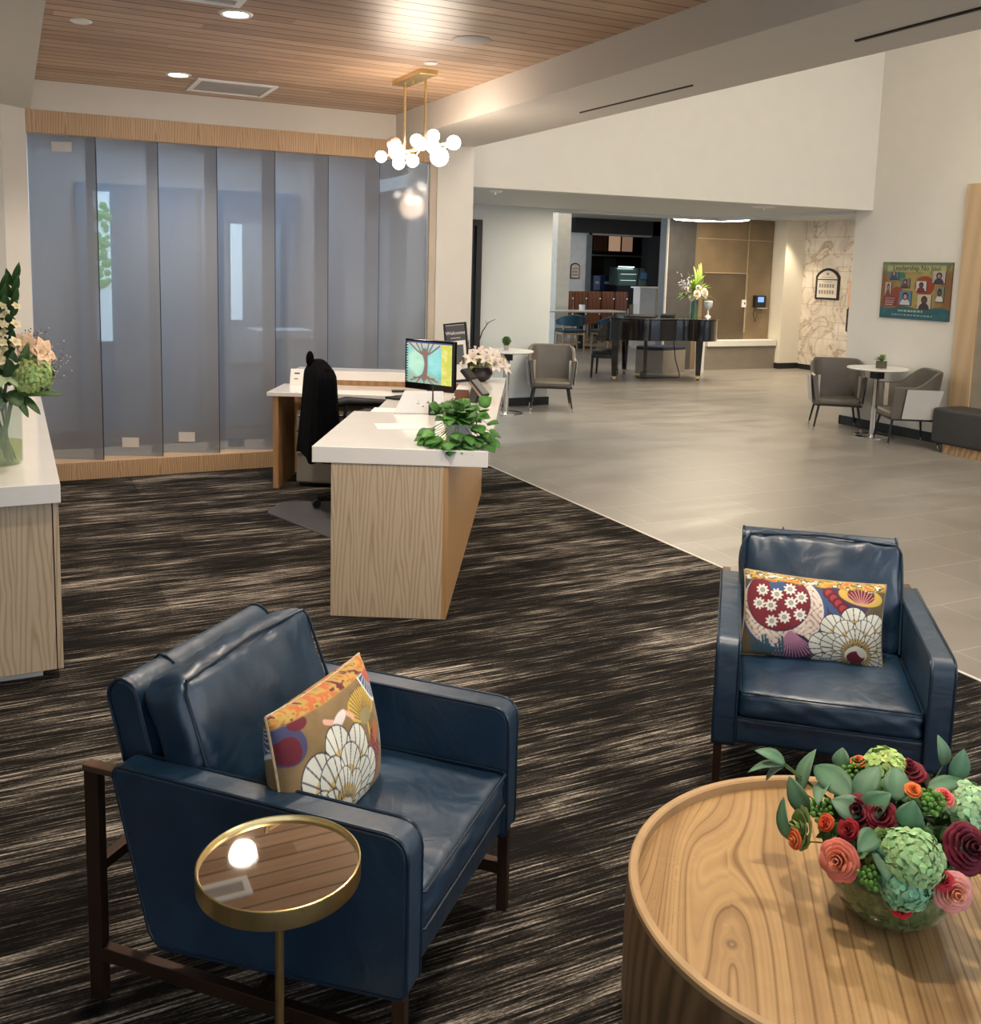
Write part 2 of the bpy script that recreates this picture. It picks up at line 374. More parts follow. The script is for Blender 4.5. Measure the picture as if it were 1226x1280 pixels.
def cushion(mb, x0, x1, y0, y1, z0, z1, r=.03, crown=.02, n=26, side=.01, wr=0, T=None):
    # soft box with rounded edges, crowned faces and light wrinkles
    hx, hy, hz = (x1-x0)/2, (y1-y0)/2, (z1-z0)/2; c = Vector(((x0+x1)/2, (y0+y1)/2, (z0+z1)/2))
    idx = {}; vs = []; fs = []
    ph = RNG.uniform(0, 6, 12)
    def vert(i, j, k, nx, ny, nz):
        key = (i,j,k)
        if key in idx: return idx[key]
        u, v, w = 2*i/nx-1, 2*j/ny-1, 2*k/nz-1
        u, v, w = [math.copysign(1-(1-abs(t))**1.35, t) for t in (u,v,w)]
        p = Vector((u*hx, v*hy, w*hz))
        q = Vector((max(-hx+r, min(hx-r, p.x)), max(-hy+r, min(hy-r, p.y)), max(-hz+r, min(hz-r, p.z))))
        d = p-q
        if d.length > 1e-9: p = q + d.normalized()*r
        bu, bv, bw = (1-u*u), (1-v*v), (1-w*w)
        nrm = Vector((u**9, v**9, w**9)); 
        if nrm.length > 0: nrm.normalize()
        wv = 0
        if wr:
            wv = wr*(math.sin(9*u+ph[0]+2*v)*math.sin(5*w+ph[1]+3*u) + .6*math.sin(17*u+ph[2]+4*w)*math.sin(3*w+5*v+ph[3]) + .4*math.sin(31*u+8*w+ph[4])*max(0,w))
        p += Vector((nrm.x*side*bv*bw, nrm.y*(crown if hy < hz else side)*bu*bw, nrm.z*(crown if hz <= hy else side)*bu*bv)) + nrm*wv
        idx[key] = len(vs); vs.append(c+p); return idx[key]
    nx = ny = nz = n
    for a in range(n):
        for b_ in range(n):
            for fixed, val in ((0,0),(0,n),(1,0),(1,n),(2,0),(2,n)):
                q = []
                for da, db in ((0,0),(1,0),(1,1),(0,1)):
                    ijk = [0,0,0]; o = [t for t in range(3) if t != fixed]
                    ijk[fixed] = val; ijk[o[0]] = a+da; ijk[o[1]] = b_+db
                    q.append(vert(*ijk, nx, ny, nz))
                flip = (val == 0) ^ (fixed == 1)
                fs.append(tuple(q[::-1] if flip else q))
    if T is not None: vs = [T @ p for p in vs]
    return mb.add(vs, fs)
def text(name, s, size, mat, parent, loc, rot, ext=.001, align='CENTER'):
    cu = bpy.data.curves.new(name, 'FONT'); cu.body = s; cu.size = size; cu.extrude = ext; cu.align_x = align
    cu.materials.append(mat); o = bpy.data.objects.new(name, cu); COL.objects.link(o)
    bpy.context.view_layer.update()
    me = bpy.data.meshes.new_from_object(o); COL.objects.unlink(o); bpy.data.objects.remove(o)
    q = bpy.data.objects.new(name, me); link(q, parent); q.location = loc; q.rotation_euler = rot
    return q
def Rz(a): return Matrix.Rotation(a, 4, 'Z')
def Tr(x, y, z): return Matrix.Translation((x,y,z))
LE = dict(win=640, hallwin=240, hall=150, low=26, deep=95, dine=55, dine2=25, office=85)
EXPO = 0.5
# ------------------------------------------------------------------ setting
def sbox(name, x0, x1, y0, y1, z0, z1, mat, bevel=0):
    return struct(name, MB().box(x0,x1,y0,y1,z0,z1), mat, bevel)
XR, YG = 8.25, 7.58          # right wall plane, glass screen plane
sbox('floor', 3.5, 18, -3.2, 24, -.1, 0, m_tile)
sbox('floor', -3.2, 3.485, -3.2, 9.9, -.1, .003, m_carpet)
sbox('trim_1', 3.485, 3.5, -3.2, YG, -.05, .006, M('floor_edge_strip', (.75,.70,.62), .35))
sbox('ceiling', .163, 2.83, -3.2, YG, 2.82, 2.9, m_plank)
sbox('ceiling_beam_right', 2.83, 3.53, -3.2, YG+.02, 2.62, 3.4, m_soffit)
sbox('ceiling_beam_left', -3.2, .163, -3.2, YG, 2.62, 3.4, m_soffit)
sbox('ceiling_lobby', 3.53, 8.45, -3.2, 8.4, 5.2, 5.3, m_paint)
sbox('wall_lobby_upper', 3.40, 3.53, -3.2, 8.2, 3.4, 5.2, m_paint)
# screen wall: plaster band, timber header, timber plinth
sbox('wall_back', .13, 2.83, YG, YG+.15, 2.62, 2.9, m_paint)
sbox('trim_2', .132, 3.15, YG-.004, YG+.1, 2.467, 2.62, m_oak_base, .002)
sbox('trim_3', .10, 3.15, YG, 8.15, 0, .132, m_oak_base, .002)
struct('wall_left', MB().prism([(-3.2,7.44),(-.02,7.45),(.13,7.58),(.13,8.3),(-3.2,8.3)], 0, 2.62), m_paint)
sbox('wall_column', 3.20, 3.53, YG, 8.1, 0, 2.62, m_paint)
sbox('trim_4', 3.14, 3.20, YG+.01, 8.1, .132, 2.467, M('screen_end_jamb', (.55,.47,.37), .5))
sbox('wall_outer', -3.3, -3.2, -3.2, 9.9, 0, 3.4, m_paint)
# room behind the smoked glass
sbox('wall_office', -3.2, 3.6, 9.8, 9.9, 0, 3.4, M('office_wall', (.50,.49,.48), .8))
sbox('ceiling_office', -3.2, 3.55, 7.73, 9.9, 2.75, 2.8, m_paint_cool)
m_office_blue = M('office_blue_panel', (.17,.26,.35), .6, var=.03)
for k, (x0, x1) in enumerate(((.55,1.62), (1.66,2.62))):
    sbox('door_%d' % (k+1), x0, x1, 9.74, 9.8, 0, 2.30, m_office_blue, .004)
m_day = EM('daylit_outdoors', (.72,.88,.92), 1.7)
m_green = EM('daylit_foliage', (.16,.42,.12), 1.2)
sbox('window_1', .70, .84, 9.71, 9.74, .85, 2.22, m_day)
sbox('window_2', 1.93, 2.42, 9.71, 9.74, .62, 1.98, M('daylit_pale_panel', (.35,.48,.55), .5))
sbox('window_3', 1.93, 2.04, 9.70, 9.71, 1.05, 1.98, m_day)
mb = MB()
for k in range(60):
    x = .70+.13*random.random(); z = 1.35+.75*random.random(); mb.sphere((x, 9.70, z), .02+.02*random.random(), 6, 4)
t_ = part('tree', mb, m_green); tag(t_, 'strip of green foliage seen through the smoked glass screen', 'tree')
t = thing('office_counter', 'white office counter dimly seen through the smoked glass', 'counter', (2.28,9.1,0))
part('top', MB().box(-.28,.24,-.22,.2,.92,1.0), m_white, t, bevel=.005); part('base', MB().box(-.06,.24,-.18,.2,0,.92), m_white, t, bevel=.004)

# lobby shell
L0, L1 = Vector((3.53,7.985)), Vector((8.25,7.655)); nrm = Vector((.07,1)).normalized()*.14
struct('wall_front', MB().prism([tuple(L0),tuple(L1),tuple(L1+nrm),tuple(L0+nrm)], 2.33, 5.2), m_paint)
struct('ceiling_low', MB().prism([tuple(L0+Vector((0,.05))),tuple(L1+Vector((0,.05))),(8.25,10.2),(3.3,10.2),(3.3,8.0)], 2.335, 2.45), m_paint_cool)
sbox('wall_right', XR, 8.40, 6.27, 7.885, 0, 5.2, m_paint)
sbox('wall_right', XR, 8.40, -3.2, 3.4, 0, 5.2, m_paint)
sbox('wall_right', XR, 8.40, 3.4, 6.27, 2.30, 5.2, m_paint)
sbox('baseboard_right', XR-.015, XR+.005, 6.3, 7.905, 0, .098, m_black)
struct('baseboard_right', MB().box(XR-.015, 8.41, 7.885, 7.90, 0, .098), m_black)
sbox('wall_grey', 4.84, 5.77, 10.15, 10.32, 0, 2.45, m_paint_cool)
sbox('wall_grey', 3.3, 4.84, 10.15, 10.32, 2.16, 2.45, m_paint_cool)
sbox('wall_grey', 3.3, 4.1, 10.15, 10.32, 0, 2.16, m_paint_cool)
sbox('wall_header', 5.77, 8.40, 10.15, 10.32, 2.305, 2.9, m_paint_cool)
sbox('wall_header', 8.22, 8.40, 7.885, 10.32, 2.305, 2.9, m_paint_cool)
sbox('baseboard_grey', 4.84, 5.785, 10.13, 10.15, 0, .098, m_black)
struct('door_3', MB().box(4.10,4.17,10.12,10.2,0,2.16).box(4.77,4.84,10.12,10.2,0,2.16).box(4.17,4.77,10.12,10.2,2.09,2.16), m_black)
sbox('window_4', 4.17, 4.77, 10.16, 10.17, 0, 2.09, M('door_glass_dark', (.03,.035,.04), .08))
# deep rooms
sbox('ceiling_deep', 8.40, 13.6, 6.5, 13.7, 2.56, 2.7, m_paint_cool)
sbox('ceiling_dining', 3.3, 18, 10.32, 24, 2.84, 2.95, M('dining_ceiling', (.50,.45,.37), .8))
sbox('wall_brown_tile', 10.31, 12.0, 13.3, 13.5, 0, 2.84, m_browntile)
sbox('wall_dark_tile', 9.74, 10.31, 13.28, 13.5, 0, 2.84, m_greytile)
sbox('trim_5', 9.722, 9.74, 13.26, 13.30, 0, 2.84, M('pale_corner_strip', (.62,.56,.46), .5))
# niche in the brown wall
struct('trim_6', MB().box(10.53,11.43,13.285,13.30,.50,1.63), m_niche)
struct('trim_7', MB().box(10.51,11.45,13.27,13.30,1.63,1.645).box(11.43,11.45,13.27,13.30,.62,1.63).box(10.34,11.98,13.285,13.3,2.2,2.212).box(11.44,11.452,13.285,13.3,1.645,2.55), M('bronze_trim', (.42,.33,.22), .4))
sbox('trim_8', 10.50, 12.0, 13.06, 13.30, .40, .50, m_paint, .004)
sbox('wall_hearth', 10.45, 12.0, 13.10, 13.30, 0, .40, M('taupe_base', (.24,.205,.165), .5))
m_colpaint = M('column_paint', (.80,.74,.62), .7, var=.01)
sbox('wall_column', 12.02, 12.45, 13.0, 13.5, 0, 2.56, m_colpaint)
sbox('baseboard_column', 12.005, 12.46, 12.985, 13.3, 0, .10, m_black)
sbox('wall_marble', 12.45, 12.65, 6.5, 13.3, 0, 2.56, m_marble)
sbox('baseboard_marble', 12.435, 12.45, 6.5, 13.0, 0, .09, m_black)
# dining and kitchen
sbox('wall_dining', 11.4, 12.31, 20, 20.2, 0, 2.84, M('dining_white_wall', (.62,.66,.68), .7))
sbox('wall_dining', 3.3, 10.2, 20, 20.2, 0, 2.84, m_paint)
sbox('window_5', 10.2, 11.4, 20.05, 20.1, 0, 2.84, m_darkwall)
sbox('trim_9', 10.2, 11.4, 20.0, 20.05, 2.40, 2.46, m_paint_cool)
sbox('wall_dining_column', 10.36, 10.68, 18.0, 18.3, 0, 2.84, M('dining_column_paint', (.72,.70,.62), .7))
sbox('wall_fascia', 11.88, 16.6, 19.85, 20.2, 2.50, 2.84, m_darkwall)
sbox('trim_10', 12.3, 14.1, 19.9, 20.2, 2.46, 2.50, M('soffit_edge', (.35,.33,.30), .5))
sbox('wall_kitchen_jamb', 14.10, 16.6, 19.85, 20.3, 0, 2.84, m_darkwall)
sbox('trim_11', 12.31, 12.40, 19.9, 20.2, 0, 2.5, M('kitchen_post', (.10,.12,.14), .4))
m_kit = M('kitchen_dark_cabinet', (.03,.02,.016), .35, var=.2)
sbox('wall_kitchen', 12.2, 16, 22.0, 22.1, 0, 2.84, m_kit)
sbox('wall_kitchen', 16, 18, 13.5, 24, 0, 2.84, m_paint)
sbox('wall_kitchen', 12.2, 12.3, 20.2, 22, 0, 2.84, m_kit)
sbox('wall_half', 11.82, 12.46, 17.0, 17.25, 0, 1.28, M('half_wall_white', (.70,.68,.64), .6), .004)
sbox('trim_12', 11.78, 12.50, 16.96, 17.3, 1.28, 1.31, m_white, .003)
sbox('trim_13', 12.22, 12.44, 16.985, 17.0, .3, 1.28, M('tan_strip', (.60,.44,.25), .5))
# behind the camera: window wall of the lobby
sbox('wall_rear', -3.2, 8.4, -3.3, -3.2, 0, .35, m_paint)
sbox('wall_rear', -3.2, 8.4, -3.3, -3.2, 2.62, 5.3, m_paint)
mb = MB()
for x in (-3.2,-1.3,.6,2.5,3.4,5.0,6.7,8.3): mb.box(x, x+.1, -3.3, -3.2, .35, 2.62)
struct('window_6', mb, m_black)

# surround on the right wall
m_sur = wood('surround_oak', (.60,.43,.26), (.50,.345,.20), 5, 'Z', .45, 3)
sbox('trim_14', 8.205, XR+.01, 6.27, 6.495, 0, 2.53, m_sur, .003)
sbox('trim_15', 8.205, XR+.01, 3.4, 6.27, 2.30, 2.53, m_sur, .003)
sbox('trim_16', 8.22, 8.46, 6.255, 6.27, 0, 2.30, M('surround_reveal', (.36,.30,.22), .5))
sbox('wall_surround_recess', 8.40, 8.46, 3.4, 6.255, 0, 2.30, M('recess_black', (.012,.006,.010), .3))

# ------------------------------------------------------------------ ceiling fittings
m_lamp = EM('downlight_lens', (1,.93,.82), 30)
def downlight(x, y, z, label, power, col=(1,.86,.70), group=None, r=.075):
    t = thing('recessed_downlight', label, 'ceiling light', (x,y,z), 0, group)
    part('trim_ring', MB().lathe([(r*.80,.01),(r*.80,-.006),(r,-.008),(r*1.12,0)], seg=32), m_white, t, smooth=True)
    part('lens', MB().lathe([(0,-.003),(r*.80,-.003)], seg=32), m_lamp, t)
    l = bpy.data.lights.new('downlight_bulb', 'SPOT'); l.energy = power; l.color = col; l.spot_size = 2.2; l.spot_blend = .8; l.shadow_soft_size = .07
    o = bpy.data.objects.new('downlight_bulb', l); link(o, t); o.location = (0,0,-.03)
    return t
downlight(1.035, 5.02, 2.82, 'round lit downlight in the plank ceiling, nearer the camera', 95)
downlight(1.031, 6.82, 2.82, 'round lit downlight in the plank ceiling beside the long vent', 85)
downlight(1.035, 3.2, 2.82, 'round lit downlight in the plank ceiling above the armchairs', 85)
downlight(1.035, 1.4, 2.82, 'round lit downlight in the plank ceiling over the side table', 85)
downlight(2.2, 2.3, 2.82, 'added unseen downlight in the plank ceiling over the coffee table', 85)  # out of view and off the lamp row, added to light the seating
def vent(x0, x1, y0, y1, z, label):
    t = thing('ceiling_vent', label, 'vent', ((x0+x1)/2,(y0+y1)/2,z)); hx, hy = (x1-x0)/2, (y1-y0)/2
    mb = MB(); w = .035
    mb.box(-hx,hx,-hy,-hy+w,-.012,.002).box(-hx,hx,hy-w,hy,-.012,.002).box(-hx,-hx+w,-hy+w,hy-w,-.012,.002).box(hx-w,hx,-hy+w,hy-w,-.012,.002)
    part('frame', mb, m_white, t, bevel=.003)
    part('grille', MB().box(-hx+w,hx-w,-hy+w,hy-w,-.004,.002), M('vent_grille_grey', (.38,.36,.36), .6), t)
vent(1.16, 1.70, 6.86, 7.36, 2.82, 'rectangular white framed vent in the plank ceiling near the screen')
vent(.62, 1.02, 4.70, 4.86, 2.82, 'white framed vent cut by the top edge of the photo')
def disc(name, cat, x, y, z, r, mat, label, th=.008):
    o = part(name, MB().lathe([(0,-th),(r*.85,-th),(r,-th*.3),(r,.001)], (x,y,z), 32), mat, smooth=True, ang=.5)
    return tag(o, label, cat)
disc('ceiling_speaker', 'speaker', 2.251, 4.893, 2.82, .105, M('speaker_grille', (.40,.37,.36), .6), 'round flat grey speaker grille in the plank ceiling')
disc('sprinkler_cover', 'sprinkler', .37, 5.60, 2.82, .055, m_white, 'small round white sprinkler cover at the left of the plank ceiling')
disc('sprinkler_cover', 'sprinkler', 2.285, 5.55, 2.82, .045, m_white, 'small round sprinkler cover in the planks just before the chandelier')
def slot(x0, x1, y0, y1, label, w):
    d = Vector((x1-x0, y1-y0)).normalized(); n = Vector((-d.y, d.x))*w/2
    P = [(x0-n.x,y0-n.y),(x1-n.x,y1-n.y),(x1+n.x,y1+n.y),(x0+n.x,y0+n.y)]
    o = part('slot_diffuser', MB().prism(P, 2.612, 2.6215), m_black); tag(o, label, 'vent')
slot(3.262, 3.235, 3.19, 1.9, 'black slot diffuser in the beam, nearer the camera and thicker', .016)
slot(3.298, 3.314, 5.50, 4.37, 'thin slot diffuser in the beam near the chandelier', .009)
def sprinkler(x, y, z, label, r):
    t = thing('ceiling_sprinkler', label, 'sprinkler', (x,y,z))
    part('plate', MB().lathe([(0,-.012),(r*.8,-.012),(r,0)], seg=24), m_white, t, smooth=True)
    part('head', MB().lathe([(.012,-.012),(.012,-.03),(.025,-.034),(0,-.036)], seg=12), m_chrome, t, smooth=True)
sprinkler(4.093, 8.3, 2.335, 'small white sprinkler under the low ceiling at left', .07)
sprinkler(7.148, 8.1, 2.335, 'small sprinkler with a wide plate under the low ceiling at right', .13)

# chandelier
t = thing('chandelier', 'brass linear chandelier with clustered glowing glass globes', 'chandelier', (2.43,6.10,0), 0)
m_globe = EM('glowing_opal_glass', (1,.90,.78), 16)
m_rose = M('unlit_rose_glass', (.75,.50,.42), .15, var=.02)
# canopy long axis along Y
part('canopy', MB().box(-.130,-.012,-.35,.145,2.792,2.822), m_brass, t, bevel=.004)
rods = [(-.01,-.14),(.0,.14)]
part('rod', MB().tube([(-.094,0,2.80),(-.094,0,2.355)], .0085), m_brass, t, smooth=True)
part('rod', MB().tube([(-.043,-.226,2.80),(-.043,-.226,2.375)], .0085), m_brass, t, smooth=True)
part('crossbar', MB().tube([(-.15,.10,2.345),(.06,-.36,2.385)], .010), m_brass, t, smooth=True)
part('canopy_screw', MB().tube([(-.08,-.10,2.80),(-.08,-.10,2.77)], .008), m_brass, t, smooth=True)
gl = [(-0.223,0.080,2.324,0.037,1),(-0.127,0.100,2.414,0.049,0),(-0.144,0.000,2.352,0.053,1),(-0.161,-0.080,2.273,0.040,1),(-0.094,-0.150,2.287,0.041,1),(-0.038,-0.080,2.423,0.043,1),(-0.052,-0.200,2.390,0.041,1),(-0.015,-0.300,2.432,0.040,1),(0.003,-0.240,2.370,0.037,1),(0.003,-0.360,2.300,0.058,1),(0.081,-0.400,2.388,0.044,1)]
for x, y, z, r, lit in gl:
    # stem to the crossbar
    tt = max(0, min(1, (.10-y)/.46)); hub = (-.15+.21*tt, .10-.46*tt, 2.345+.04*tt)
    g = part('globe', MB().sphere((x,y,z), r, 20, 14), m_globe if lit else m_rose, t, smooth=True)
    part('stem', MB().tube([hub, (x,y,z)], [.006,.006]), m_brass, g, smooth=True)
for x, y, z, e in ((-.1,.0,2.33,10),(-.05,-.2,2.36,2.5)):
    l = bpy.data.lights.new('globe_glow', 'POINT'); l.energy = e; l.color = (1,.74,.52); l.shadow_soft_size = .12
    o = bpy.data.objects.new('globe_glow', l); link(o, t); o.location = (x,y,z-.12 if x < 0 else z+.14)

# smoked glass panels
xr = [.575,.997,1.420,1.860,2.285,2.713,3.13]; xl = .14
names = ['leftmost tall smoked glass panel, with a white sticker near its top', 'smoked glass panel with a crumpled white sticker at its foot, second from left', 'smoked glass panel with a square white sticker at its foot, third from left',
 'smoked glass panel with a grey sticker at its foot, fourth from left', 'smoked glass panel rising above the draped office chair', 'smoked glass panel under the left end of the chandelier', 'rightmost smoked glass panel beside the white column']
m_stick = M('sticker_white', (.72,.70,.68), .7); m_stick_g = M('sticker_grey', (.17,.21,.27), .7)
for k, X in enumerate(xr):
    a = Vector((xl if k == 0 else xr[k-1]-.055, 7.83)); b_ = Vector((X, 7.635)); d = (b_-a); n_ = Vector((-d.y, d.x)).normalized()*.006
    t = thing('glass_panel', names[k], 'glass panel', (0,0,0), 0, 'smoked glass panels of the screen')
    part('pane', MB().prism([tuple(a-n_),tuple(b_-n_),tuple(b_+n_),tuple(a+n_)], .133, 2.52), m_smoked, t)
    part('edge', MB().prism([tuple(b_-n_),tuple(b_-n_+d.normalized()*.004),tuple(b_+n_+d.normalized()*.004),tuple(b_+n_)], .133, 2.52), M('glass_edge', (.03,.035,.05), .2), t)
    def st_(u0, u1, z0, z1, mat):
        p0 = a+d*u0-n_*1.3; p1 = a+d*u1-n_*1.3; q = -n_.normalized()*.002
        part('sticker', MB().prism([tuple(p0),tuple(p1),tuple(p1+q),tuple(p0+q)], z0, z1), mat, t)
    if k == 0: st_(.36,.66,2.36,2.43,m_stick)
    if k == 1: st_(.42,.66,.20,.275,m_stick)
    if k == 2: st_(.40,.64,.22,.295,m_stick)
    if k == 3: st_(.30,.54,.155,.225,m_stick_g)
# ------------------------------------------------------------------ numeric painting helpers (surface patterns as vertex colours)
def vnoise(x, y, seed=0):
    xi = np.floor(x).astype(int); yi = np.floor(y).astype(int); xf = x-xi; yf = y-yi
    def h(a, b_):
        n = (a*374761393 + b_*668265263 + seed*1442695041) & 0x7fffffff
        n = (n ^ (n >> 13)) * 1274126177 & 0x7fffffff
        return ((n ^ (n >> 16)) & 0xffff)/65535.0
    sx = xf*xf*(3-2*xf); sy = yf*yf*(3-2*yf)
    return (h(xi,yi)*(1-sx)+h(xi+1,yi)*sx)*(1-sy) + (h(xi,yi+1)*(1-sx)+h(xi+1,yi+1)*sx)*sy
def fbm(x, y, o=4, seed=0):
    s = 0; a = .5
    for k in range(o): s = s + a*vnoise(x*2**k, y*2**k, seed+k); a *= .5
    return s
def mixin(img, mask, c):
    c = np.array(c, dtype=float); img[:] = img*(1-mask[..., None]) + c*mask[..., None]
def sm(x, e=.15): return np.clip(x/e+.5, 0, 1)
class Canvas:
    def __init__(s, X, Y, base): s.X, s.Y = X, Y; s.im = np.zeros(X.shape+(3,)); s.im[:] = base
    def disc(s, cx, cy, r, c, ry=None, rot=0, e=.12):
        dx, dy = s.X-cx, s.Y-cy; ca, sa = math.cos(rot), math.sin(rot)
        u, v = (dx*ca+dy*sa)/r, (-dx*sa+dy*ca)/(ry or r)
        m = sm((1-np.hypot(u, v))*min(r, ry or r), e); mixin(s.im, m, c); return m
    def ray_lines(s, cx, cy, r0, r1, a0, a1, n, w, c, curve=0):
        dx, dy = s.X-cx, s.Y-cy; R = np.hypot(dx, dy); A = np.arctan2(dy, dx) + curve*R
        t = (A-a0)/(a1-a0)*n; d = np.abs(t-np.round(t))*(a1-a0)/n*R
        m = sm(w-d, .08)*(R > r0)*(R < r1)*(t > -.3)*(t < n+.3); mixin(s.im, m, c)
    def star(s, cx, cy, r, n, c, inner=.62, rot=0):
        dx, dy = s.X-cx, s.Y-cy; R = np.hypot(dx, dy); A = np.arctan2(dy, dx)+rot
        rr = r*(inner+(1-inner)*(.5+.5*np.cos(A*n))); mixin(s.im, sm(rr-R, .1), c)
    def line(s, pts, w, c):
        for (x0,y0),(x1,y1) in zip(pts[:-1], pts[1:]):
            vx, vy = x1-x0, y1-y0; L = vx*vx+vy*vy+1e-9
            t = np.clip(((s.X-x0)*vx+(s.Y-y0)*vy)/L, 0, 1)
            mixin(s.im, sm(w-np.hypot(s.X-x0-t*vx, s.Y-y0-t*vy), .08), c)
CREAM, GOLD, INK = (.80,.80,.70), (.66,.44,.08), (.02,.02,.045)
OLIVE, MAROON, BLUE, ORANGE = (.13,.095,.045), (.15,.015,.028), (.05,.10,.23), (.55,.15,.04)
def shell(cv, cx, cy, R, rot=0):
    # fan-petalled flower: rows of scalloped cream petals with dark ribs and a maroon heart
    for ring, (rad, n, pr) in enumerate(((.78,7,.30),(.56,6,.27),(.36,5,.22))):
        for k in range(n):
            a = rot + PI*(-.12 + 1.24*k/(n-1)); px_, py_ = cx+math.cos(a)*R*rad, cy+math.sin(a)*R*rad
            cv.disc(px_, py_, pr*R*1.06, INK, e=.1); cv.disc(px_, py_, pr*R, CREAM, e=.1)
            m0 = (np.hypot(cv.X-px_, cv.Y-py_) < pr*R)
            bx, by = cx+math.cos(a)*R*(rad-pr*1.0), cy+math.sin(a)*R*(rad-pr*1.0)
            gd = np.hypot(cv.X-bx, cv.Y-by); mixin(cv.im, sm(pr*R*.95-np.abs(gd-pr*R*.60)*2.0, .6)*m0*.8, GOLD)
            dx, dy = cv.X-bx, cv.Y-by; A = np.arctan2(dy, dx)-a; A = (A+PI) % (2*PI)-PI
            t = A/.30; d = np.abs(t-np.round(t))*.30*gd
            mixin(cv.im, sm(.12*R/12-d, .07)*m0*(gd > pr*R*.35), INK)
    cv.disc(cx, cy-R*.02, R*.26, CREAM, R*.20, rot); cv.disc(cx, cy-R*.08, R*.21, MAROON, R*.15, rot)
    cv.disc(cx+R*.10, cy+R*.05, R*.07, CREAM, R*.14, rot+.5)
def pillow_pattern_a(X, Y):      # 46 x 29 cm, origin at the centre; daisies on maroon, shell flower lower right
    n = fbm(X*.25, Y*.25, 3, 3)[..., None]
    cv = Canvas(X, Y, (0,0,0)); cv.im[:] = np.array(OLIVE)*(.7+.7*n)
    cv.disc(6, 5, 12, (.06,.04,.10), 7, .4); 
    for k in range(9): cv.disc(2+1.6*k*.7, 9-1.9*k*.8, 1.5, BLUE)
    for k in range(7): cv.disc(4+1.5*k, 9.5-1.6*k, 2.1-.05*k, MAROON); cv.disc(4+1.5*k, 9.5-1.6*k, 1.2, (.40,.05,.06))
    cv.disc(14.5, 9.5, 7.5, GOLD, 3.2, -.1); cv.disc(14.5, 10, 4.6, MAROON, 3.0); cv.ray_lines(14.5, 6, 1, 6, .5, 2.6, 10, .12, (.75,.35,.30))
    cv.disc(-10.5, 2.0, 14.0, BLUE); cv.disc(-10.8, 2.3, 13.2, (.78,.68,.58)); 
    sw = np.sin(1.5*X+2.2*np.sin(.9*Y))*np.sin(1.5*Y+2.2*np.sin(.9*X)); ring = (np.hypot(X+10.8, Y-2.3) < 12.8)
    mixin(cv.im, sm(.10-np.abs(sw), .2)*ring, (.32,.08,.07))
    cv.disc(-12.2, 5, 10.4, (.05,.03,.06)); cv.disc(-12.2, 5.2, 10.1, (.20,.02,.035)); cv.disc(-12.5, 10.5, 2.6, BLUE, 3.0)
    for x, y in ((-17.3,8),(-12.6,7),(-8.4,9.3),(-18.3,3.3),(-14.4,3),(-8.0,4.6),(-4.8,6.8),(-13.8,-2.2),(-9.9,-.4),(-5,1.0)):
        cv.star(x, y, 2.15, 9, (.84,.82,.74), .66); cv.disc(x, y, .78, (.16,.15,.16)); cv.disc(x, y, .5, (.70,.68,.55)); cv.disc(x, y, .25, (.1,.1,.12))
    cv.disc(-5.5, -10.5, 5.2, (.05,.02,.06), 5.0); cv.ray_lines(-8.0, -4.2, .8, 10.5, -2.0, -.6, 13, .24, (.55,.25,.38))
    for k in range(12): cv.line([(-20+k*.9,-9-2*math.sin(k)),(-19+k*.9,-13)], .35, (.04,.12,.16))
    shell(cv, 13.6, -9.8, 14.2, .12)
    top = sm(Y-11.6+.35*np.sin(X*.8), .4); g = fbm(X*.5, Y*1.2, 3, 9)
    mixin(cv.im, top, OLIVE); mixin(cv.im, top*sm(g-.42, .1), GOLD); mixin(cv.im, top*sm(g-.56, .06), ORANGE); mixin(cv.im, top*sm(.28-g, .05), CREAM)
    return cv.im
